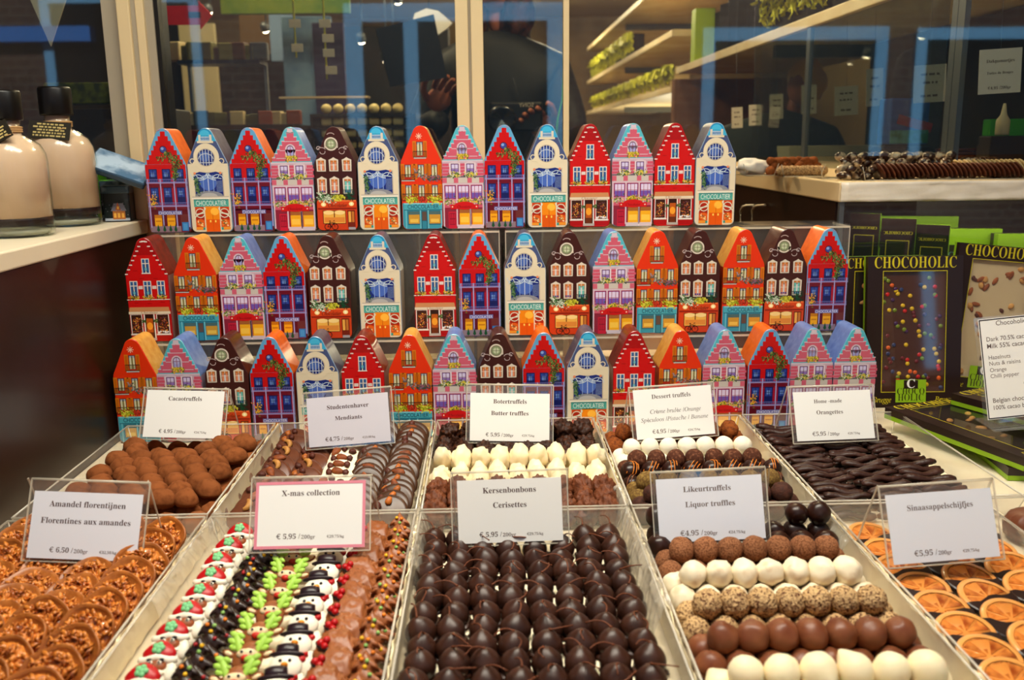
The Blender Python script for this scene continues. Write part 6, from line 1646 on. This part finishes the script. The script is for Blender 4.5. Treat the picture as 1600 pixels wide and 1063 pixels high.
backbox('wall_cabinet', 'dark cabinet at the back of the left pane', 'cabinet', 268, 84, 470, 600, 660, 30, DKW)
# a customer far behind with fair hair, and the photographer reflection as a solid figure
def skin_person(name, lab, joints, edges, mats, M, extra):
    t = thing(name, lab, 'person', M)
    me = bpy.data.meshes.new(name + '_body'); me.from_pydata([tuple(Vector(j[0]) * U) for j in joints], edges, [])
    o = bpy.data.objects.new('body', me); COL.objects.link(o)
    md = o.modifiers.new('skin', 'SKIN')
    for k, v in enumerate(me.skin_vertices[0].data):
        r = joints[k][1]; v.radius = (r[0] * U, r[1] * U) if isinstance(r, tuple) else (r * U, r * U); v.use_root = (k == 0)
    sb = o.modifiers.new('sub', 'SUBSURF'); sb.levels = 2; sb.render_levels = 2
    dg = bpy.context.evaluated_depsgraph_get(); ev = o.evaluated_get(dg)
    nm = bpy.data.meshes.new_from_object(ev); bpy.data.objects.remove(o); bpy.data.meshes.remove(me)
    b = bpy.data.objects.new('body', nm); COL.objects.link(b); b.parent = t; KIDS.setdefault(t.name, []).append(b)
    nm.materials.clear()
    for m_ in mats: nm.materials.append(m_)
    for pl in nm.polygons: pl.use_smooth = True
    extra(t, b, nm)
    return t
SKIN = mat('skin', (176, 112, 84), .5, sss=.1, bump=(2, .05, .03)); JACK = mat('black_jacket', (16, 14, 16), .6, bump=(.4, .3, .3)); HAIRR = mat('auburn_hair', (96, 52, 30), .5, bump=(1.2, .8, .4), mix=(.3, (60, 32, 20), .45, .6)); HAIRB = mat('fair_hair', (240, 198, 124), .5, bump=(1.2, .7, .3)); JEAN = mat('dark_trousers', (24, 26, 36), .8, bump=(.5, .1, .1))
yp = 352.0; sp = yp / CF
X0 = px(782, yp)
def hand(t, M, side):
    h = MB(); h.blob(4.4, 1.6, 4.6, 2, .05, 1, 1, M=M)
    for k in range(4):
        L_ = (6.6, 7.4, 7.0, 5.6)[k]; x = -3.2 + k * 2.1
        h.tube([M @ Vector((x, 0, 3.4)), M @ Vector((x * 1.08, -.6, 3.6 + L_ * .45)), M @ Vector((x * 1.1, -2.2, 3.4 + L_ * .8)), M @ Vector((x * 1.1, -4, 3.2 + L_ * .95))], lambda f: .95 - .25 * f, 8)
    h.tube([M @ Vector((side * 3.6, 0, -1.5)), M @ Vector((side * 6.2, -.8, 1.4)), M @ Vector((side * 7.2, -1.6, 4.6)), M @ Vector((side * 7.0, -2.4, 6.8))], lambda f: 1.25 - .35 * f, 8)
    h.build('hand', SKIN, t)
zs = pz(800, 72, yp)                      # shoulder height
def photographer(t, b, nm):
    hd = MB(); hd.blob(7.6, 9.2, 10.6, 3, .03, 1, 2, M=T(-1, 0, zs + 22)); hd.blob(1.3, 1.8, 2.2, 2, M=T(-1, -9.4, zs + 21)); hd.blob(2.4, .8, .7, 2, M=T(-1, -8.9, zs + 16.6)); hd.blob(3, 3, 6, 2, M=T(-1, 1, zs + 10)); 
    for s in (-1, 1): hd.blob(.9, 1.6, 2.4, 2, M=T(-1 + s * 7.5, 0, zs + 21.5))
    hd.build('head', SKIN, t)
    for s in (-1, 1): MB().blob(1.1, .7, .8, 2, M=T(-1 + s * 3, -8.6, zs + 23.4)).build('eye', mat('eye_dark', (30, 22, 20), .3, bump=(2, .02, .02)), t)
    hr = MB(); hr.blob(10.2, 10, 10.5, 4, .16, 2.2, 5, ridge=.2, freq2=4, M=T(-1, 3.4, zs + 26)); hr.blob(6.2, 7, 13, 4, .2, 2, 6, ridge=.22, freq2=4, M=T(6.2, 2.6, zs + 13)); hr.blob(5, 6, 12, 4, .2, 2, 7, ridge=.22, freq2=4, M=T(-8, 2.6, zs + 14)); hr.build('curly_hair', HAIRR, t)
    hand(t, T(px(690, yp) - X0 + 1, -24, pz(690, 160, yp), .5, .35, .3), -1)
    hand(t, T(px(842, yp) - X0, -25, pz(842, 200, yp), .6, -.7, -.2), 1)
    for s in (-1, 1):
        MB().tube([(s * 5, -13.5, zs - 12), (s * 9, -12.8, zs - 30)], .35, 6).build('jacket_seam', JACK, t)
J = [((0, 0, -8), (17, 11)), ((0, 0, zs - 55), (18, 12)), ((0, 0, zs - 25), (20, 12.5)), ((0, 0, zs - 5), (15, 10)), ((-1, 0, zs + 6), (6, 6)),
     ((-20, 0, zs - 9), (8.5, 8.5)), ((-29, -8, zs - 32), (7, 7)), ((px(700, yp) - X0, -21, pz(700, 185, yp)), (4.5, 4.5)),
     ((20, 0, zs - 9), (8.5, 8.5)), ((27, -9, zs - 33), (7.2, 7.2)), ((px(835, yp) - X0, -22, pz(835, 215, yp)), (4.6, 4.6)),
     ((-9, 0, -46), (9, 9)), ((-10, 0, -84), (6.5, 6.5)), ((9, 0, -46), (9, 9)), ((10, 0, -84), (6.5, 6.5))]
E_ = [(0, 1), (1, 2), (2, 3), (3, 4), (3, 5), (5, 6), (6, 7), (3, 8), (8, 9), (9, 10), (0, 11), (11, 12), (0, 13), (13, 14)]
skin_person('person', 'solid figure standing in for the reflected photographer in a black jacket', J, E_, [JACK], T(X0, yp, 0), photographer)  # mirror image of the photographer built as a solid body behind the pane
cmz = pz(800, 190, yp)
cmr = thing('camera', 'black camera of the reflected photographer, modelled as a solid object', 'camera', T(px(800, yp), yp - 29.5, cmz - 4))  # belongs to the same mirror image, so its lettering runs backwards
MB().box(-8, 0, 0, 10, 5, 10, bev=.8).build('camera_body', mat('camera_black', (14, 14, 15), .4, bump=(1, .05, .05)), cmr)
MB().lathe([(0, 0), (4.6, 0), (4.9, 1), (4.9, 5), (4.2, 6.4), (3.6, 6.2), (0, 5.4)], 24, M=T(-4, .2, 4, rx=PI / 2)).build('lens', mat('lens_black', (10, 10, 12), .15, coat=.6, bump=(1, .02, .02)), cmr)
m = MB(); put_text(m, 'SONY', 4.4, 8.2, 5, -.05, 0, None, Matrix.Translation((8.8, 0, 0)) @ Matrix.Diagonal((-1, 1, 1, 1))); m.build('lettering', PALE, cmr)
bk = MB().prism([(-9, -11), (10, -8), (6, 12), (-13, 7)], 0, 2.5).build('dark_folder', mat('navy_folder', (20, 24, 44), .5, bump=(.4, .05, .1)), None, T(px(668, yp), yp - 34, pz(668, 95, yp), 0, 0, .2)); tag(bk, 'dark folder from the reflection, beside the raised hand of the figure', 'folder')  # dark part of the mirror image, built solid
p = at_y(672, 90, yp + 60); wp = thing('pale_hanging_shape', 'pale rounded cloth shape hanging above the dark folder', 'pennant', T(p.x, p.y, p.z))  # rounded pale cloth shape hung from a cord
MB().prism([(-9, 0), (-4, 4), (8, 12), (10, 14), (4, 19), (-1, 20), (-6, 18), (-8, 12)], 0, 1.2, bev=.4).build('cloth', CARD, wp); MB().tube([(0, .6, 19.5), (0, .6, 172 - p.z)], .2, 5).build('cord', ALU, wp)
yq = 358.0; X1 = px(1210, yq); zq = pz(1210, 181, yq)
def customer(t, b, nm):
    hd = MB(); hd.blob(5.4, 6.6, 7.6, 3, .03, 1, 2, M=T(8, -2, zq + 11)); hd.blob(2.6, 2.6, 5, 2, M=T(6, 0, zq + 3)); hd.blob(.9, 1.3, 1.5, 2, M=T(8, -8.6, zq + 10.4)); hd.build('head', SKIN, t)
    MB().blob(6.8, 7.4, 7.8, 3, .12, 2, 5, ridge=.1, freq2=4, M=T(9.6, -1.6, zq + 12.4)).build('fair_hair', HAIRB, t)
    hand(t, T(20, -14, zq - 26, .6, -.4, 0, .8), 1); hand(t, T(-20, -12, zq - 26, .6, .4, 0, .8), -1)
GREYC = mat('grey_coat', (52, 58, 54), .8, bump=(.4, .2, .2))
J2 = [((0, 0, -8), (16, 11)), ((0, 0, zq - 40), (18, 12)), ((0, 0, zq - 12), (17, 11)), ((5, 0, zq + 1), (5, 5)), ((-19, 0, zq - 10), (8, 8)), ((-24, -5, zq - 22), (6.5, 6.5)), ((-20, -11, zq - 29), (4, 4)), ((19, 0, zq - 10), (8, 8)), ((24, -6, zq - 22), (6.5, 6.5)), ((20, -12, zq - 29), (4, 4)), ((-9, 0, -46), (9, 9)), ((-10, 0, -84), (6.5, 6.5)), ((9, 0, -46), (9, 9)), ((10, 0, -84), (6.5, 6.5))]
E2 = [(0, 1), (1, 2), (2, 3), (2, 4), (4, 5), (5, 6), (2, 7), (7, 8), (8, 9), (0, 10), (10, 11), (0, 12), (12, 13)]
skin_person('person', 'person in a grey coat with fair hair behind the glass screen', J2, E2, [GREYC], T(X1, yq, 0), customer)

# ------------------------------------------------------------------ the house across the street, mirrored faintly in the panes
def mir(u, v): p = at_y(u, v, 736.8); return (p.x, p.z)
BRICK = bpy.data.materials.new('street_brick'); BRICK.use_nodes = True
nt = BRICK.node_tree; bt = nt.nodes.new('ShaderNodeTexBrick'); tc_ = nt.nodes.new('ShaderNodeTexCoord'); mp = nt.nodes.new('ShaderNodeMapping'); mp.inputs['Rotation'].default_value = (PI / 2, 0, 0)
bt.inputs['Scale'].default_value = 4; bt.inputs['Color1'].default_value = lin((84, 56, 46)); bt.inputs['Color2'].default_value = lin((70, 45, 36)); bt.inputs['Mortar'].default_value = lin((100, 90, 80))
nt.links.new(tc_.outputs['Object'], mp.inputs[0]); nt.links.new(mp.outputs[0], bt.inputs[0]); nt.links.new(bt.outputs[0], nt.nodes['Principled BSDF'].inputs['Base Color'])
hz = thing('wall_street'); hz['kind'] = 'structure'; tag(hz, 'brick house front across the street')
w = MB().box(-760, -412, -120, 760, -401, 420).build('brick_wall', BRICK, hz); w['kind'] = 'structure'
BLUEF = mat('blue_window_frame', (122, 180, 226), .5, bump=(.2, .03, .1)); DWIN = mat('street_window_glass', (10, 12, 15), .5, spec=.1, bump=(.1, .01, .05))
def street_window(u0, v0, u1, v1, wd, mull=None):
    x0, z1 = mir(u0, v0); x1, z0 = mir(u1, v1); g = wd / CF * 736.8
    f = MB(); f.box(x0, -401, z1 - g, x1, -398, z1); f.box(x0, -401, z0, x0 + g, -398, z1 - g); f.box(x1 - g, -401, z0, x1, -398, z1 - g)
    if mull is not None:
        mx, _ = mir(mull, v0); f.box(mx - g * .4, -401, z0, mx + g * .4, -398.2, z1 - g)
    o = f.build('window_frame', BLUEF, hz); o['kind'] = 'structure'
    o2 = MB().box(x0 + g, -400.9, z0, x1 - g, -400, z1 - g).build('window_pane', DWIN, o); o2['kind'] = 'structure'
street_window(1100, 43, 1376, 260, 19); street_window(1436, 43, 1720, 260, 17)
street_window(536, 6, 882, 260, 26, 640); street_window(60, -10, 330, 260, 14); street_window(-320, 48, 0, 260, 16)  # first window widened so the pane over the photographer figure stays dark
x0, z1 = mir(-250, 46); x1, z0 = mir(150, 66)
o = MB().box(x0, -401, z0, x1, -390, z1).build('awning_band', mat('awning_blue', (60, 130, 210), .6, bump=(.2, .05, .1)), hz); o['kind'] = 'structure'
st_ = MB().box(-760, -401, -126, 760, 20, -120).build('road_street', mat('street_paving', (96, 92, 88), .8, mix=(.05, (76, 72, 70), .4, .6))); st_['kind'] = 'structure'; tag(st_, 'grey paving of the street outside')
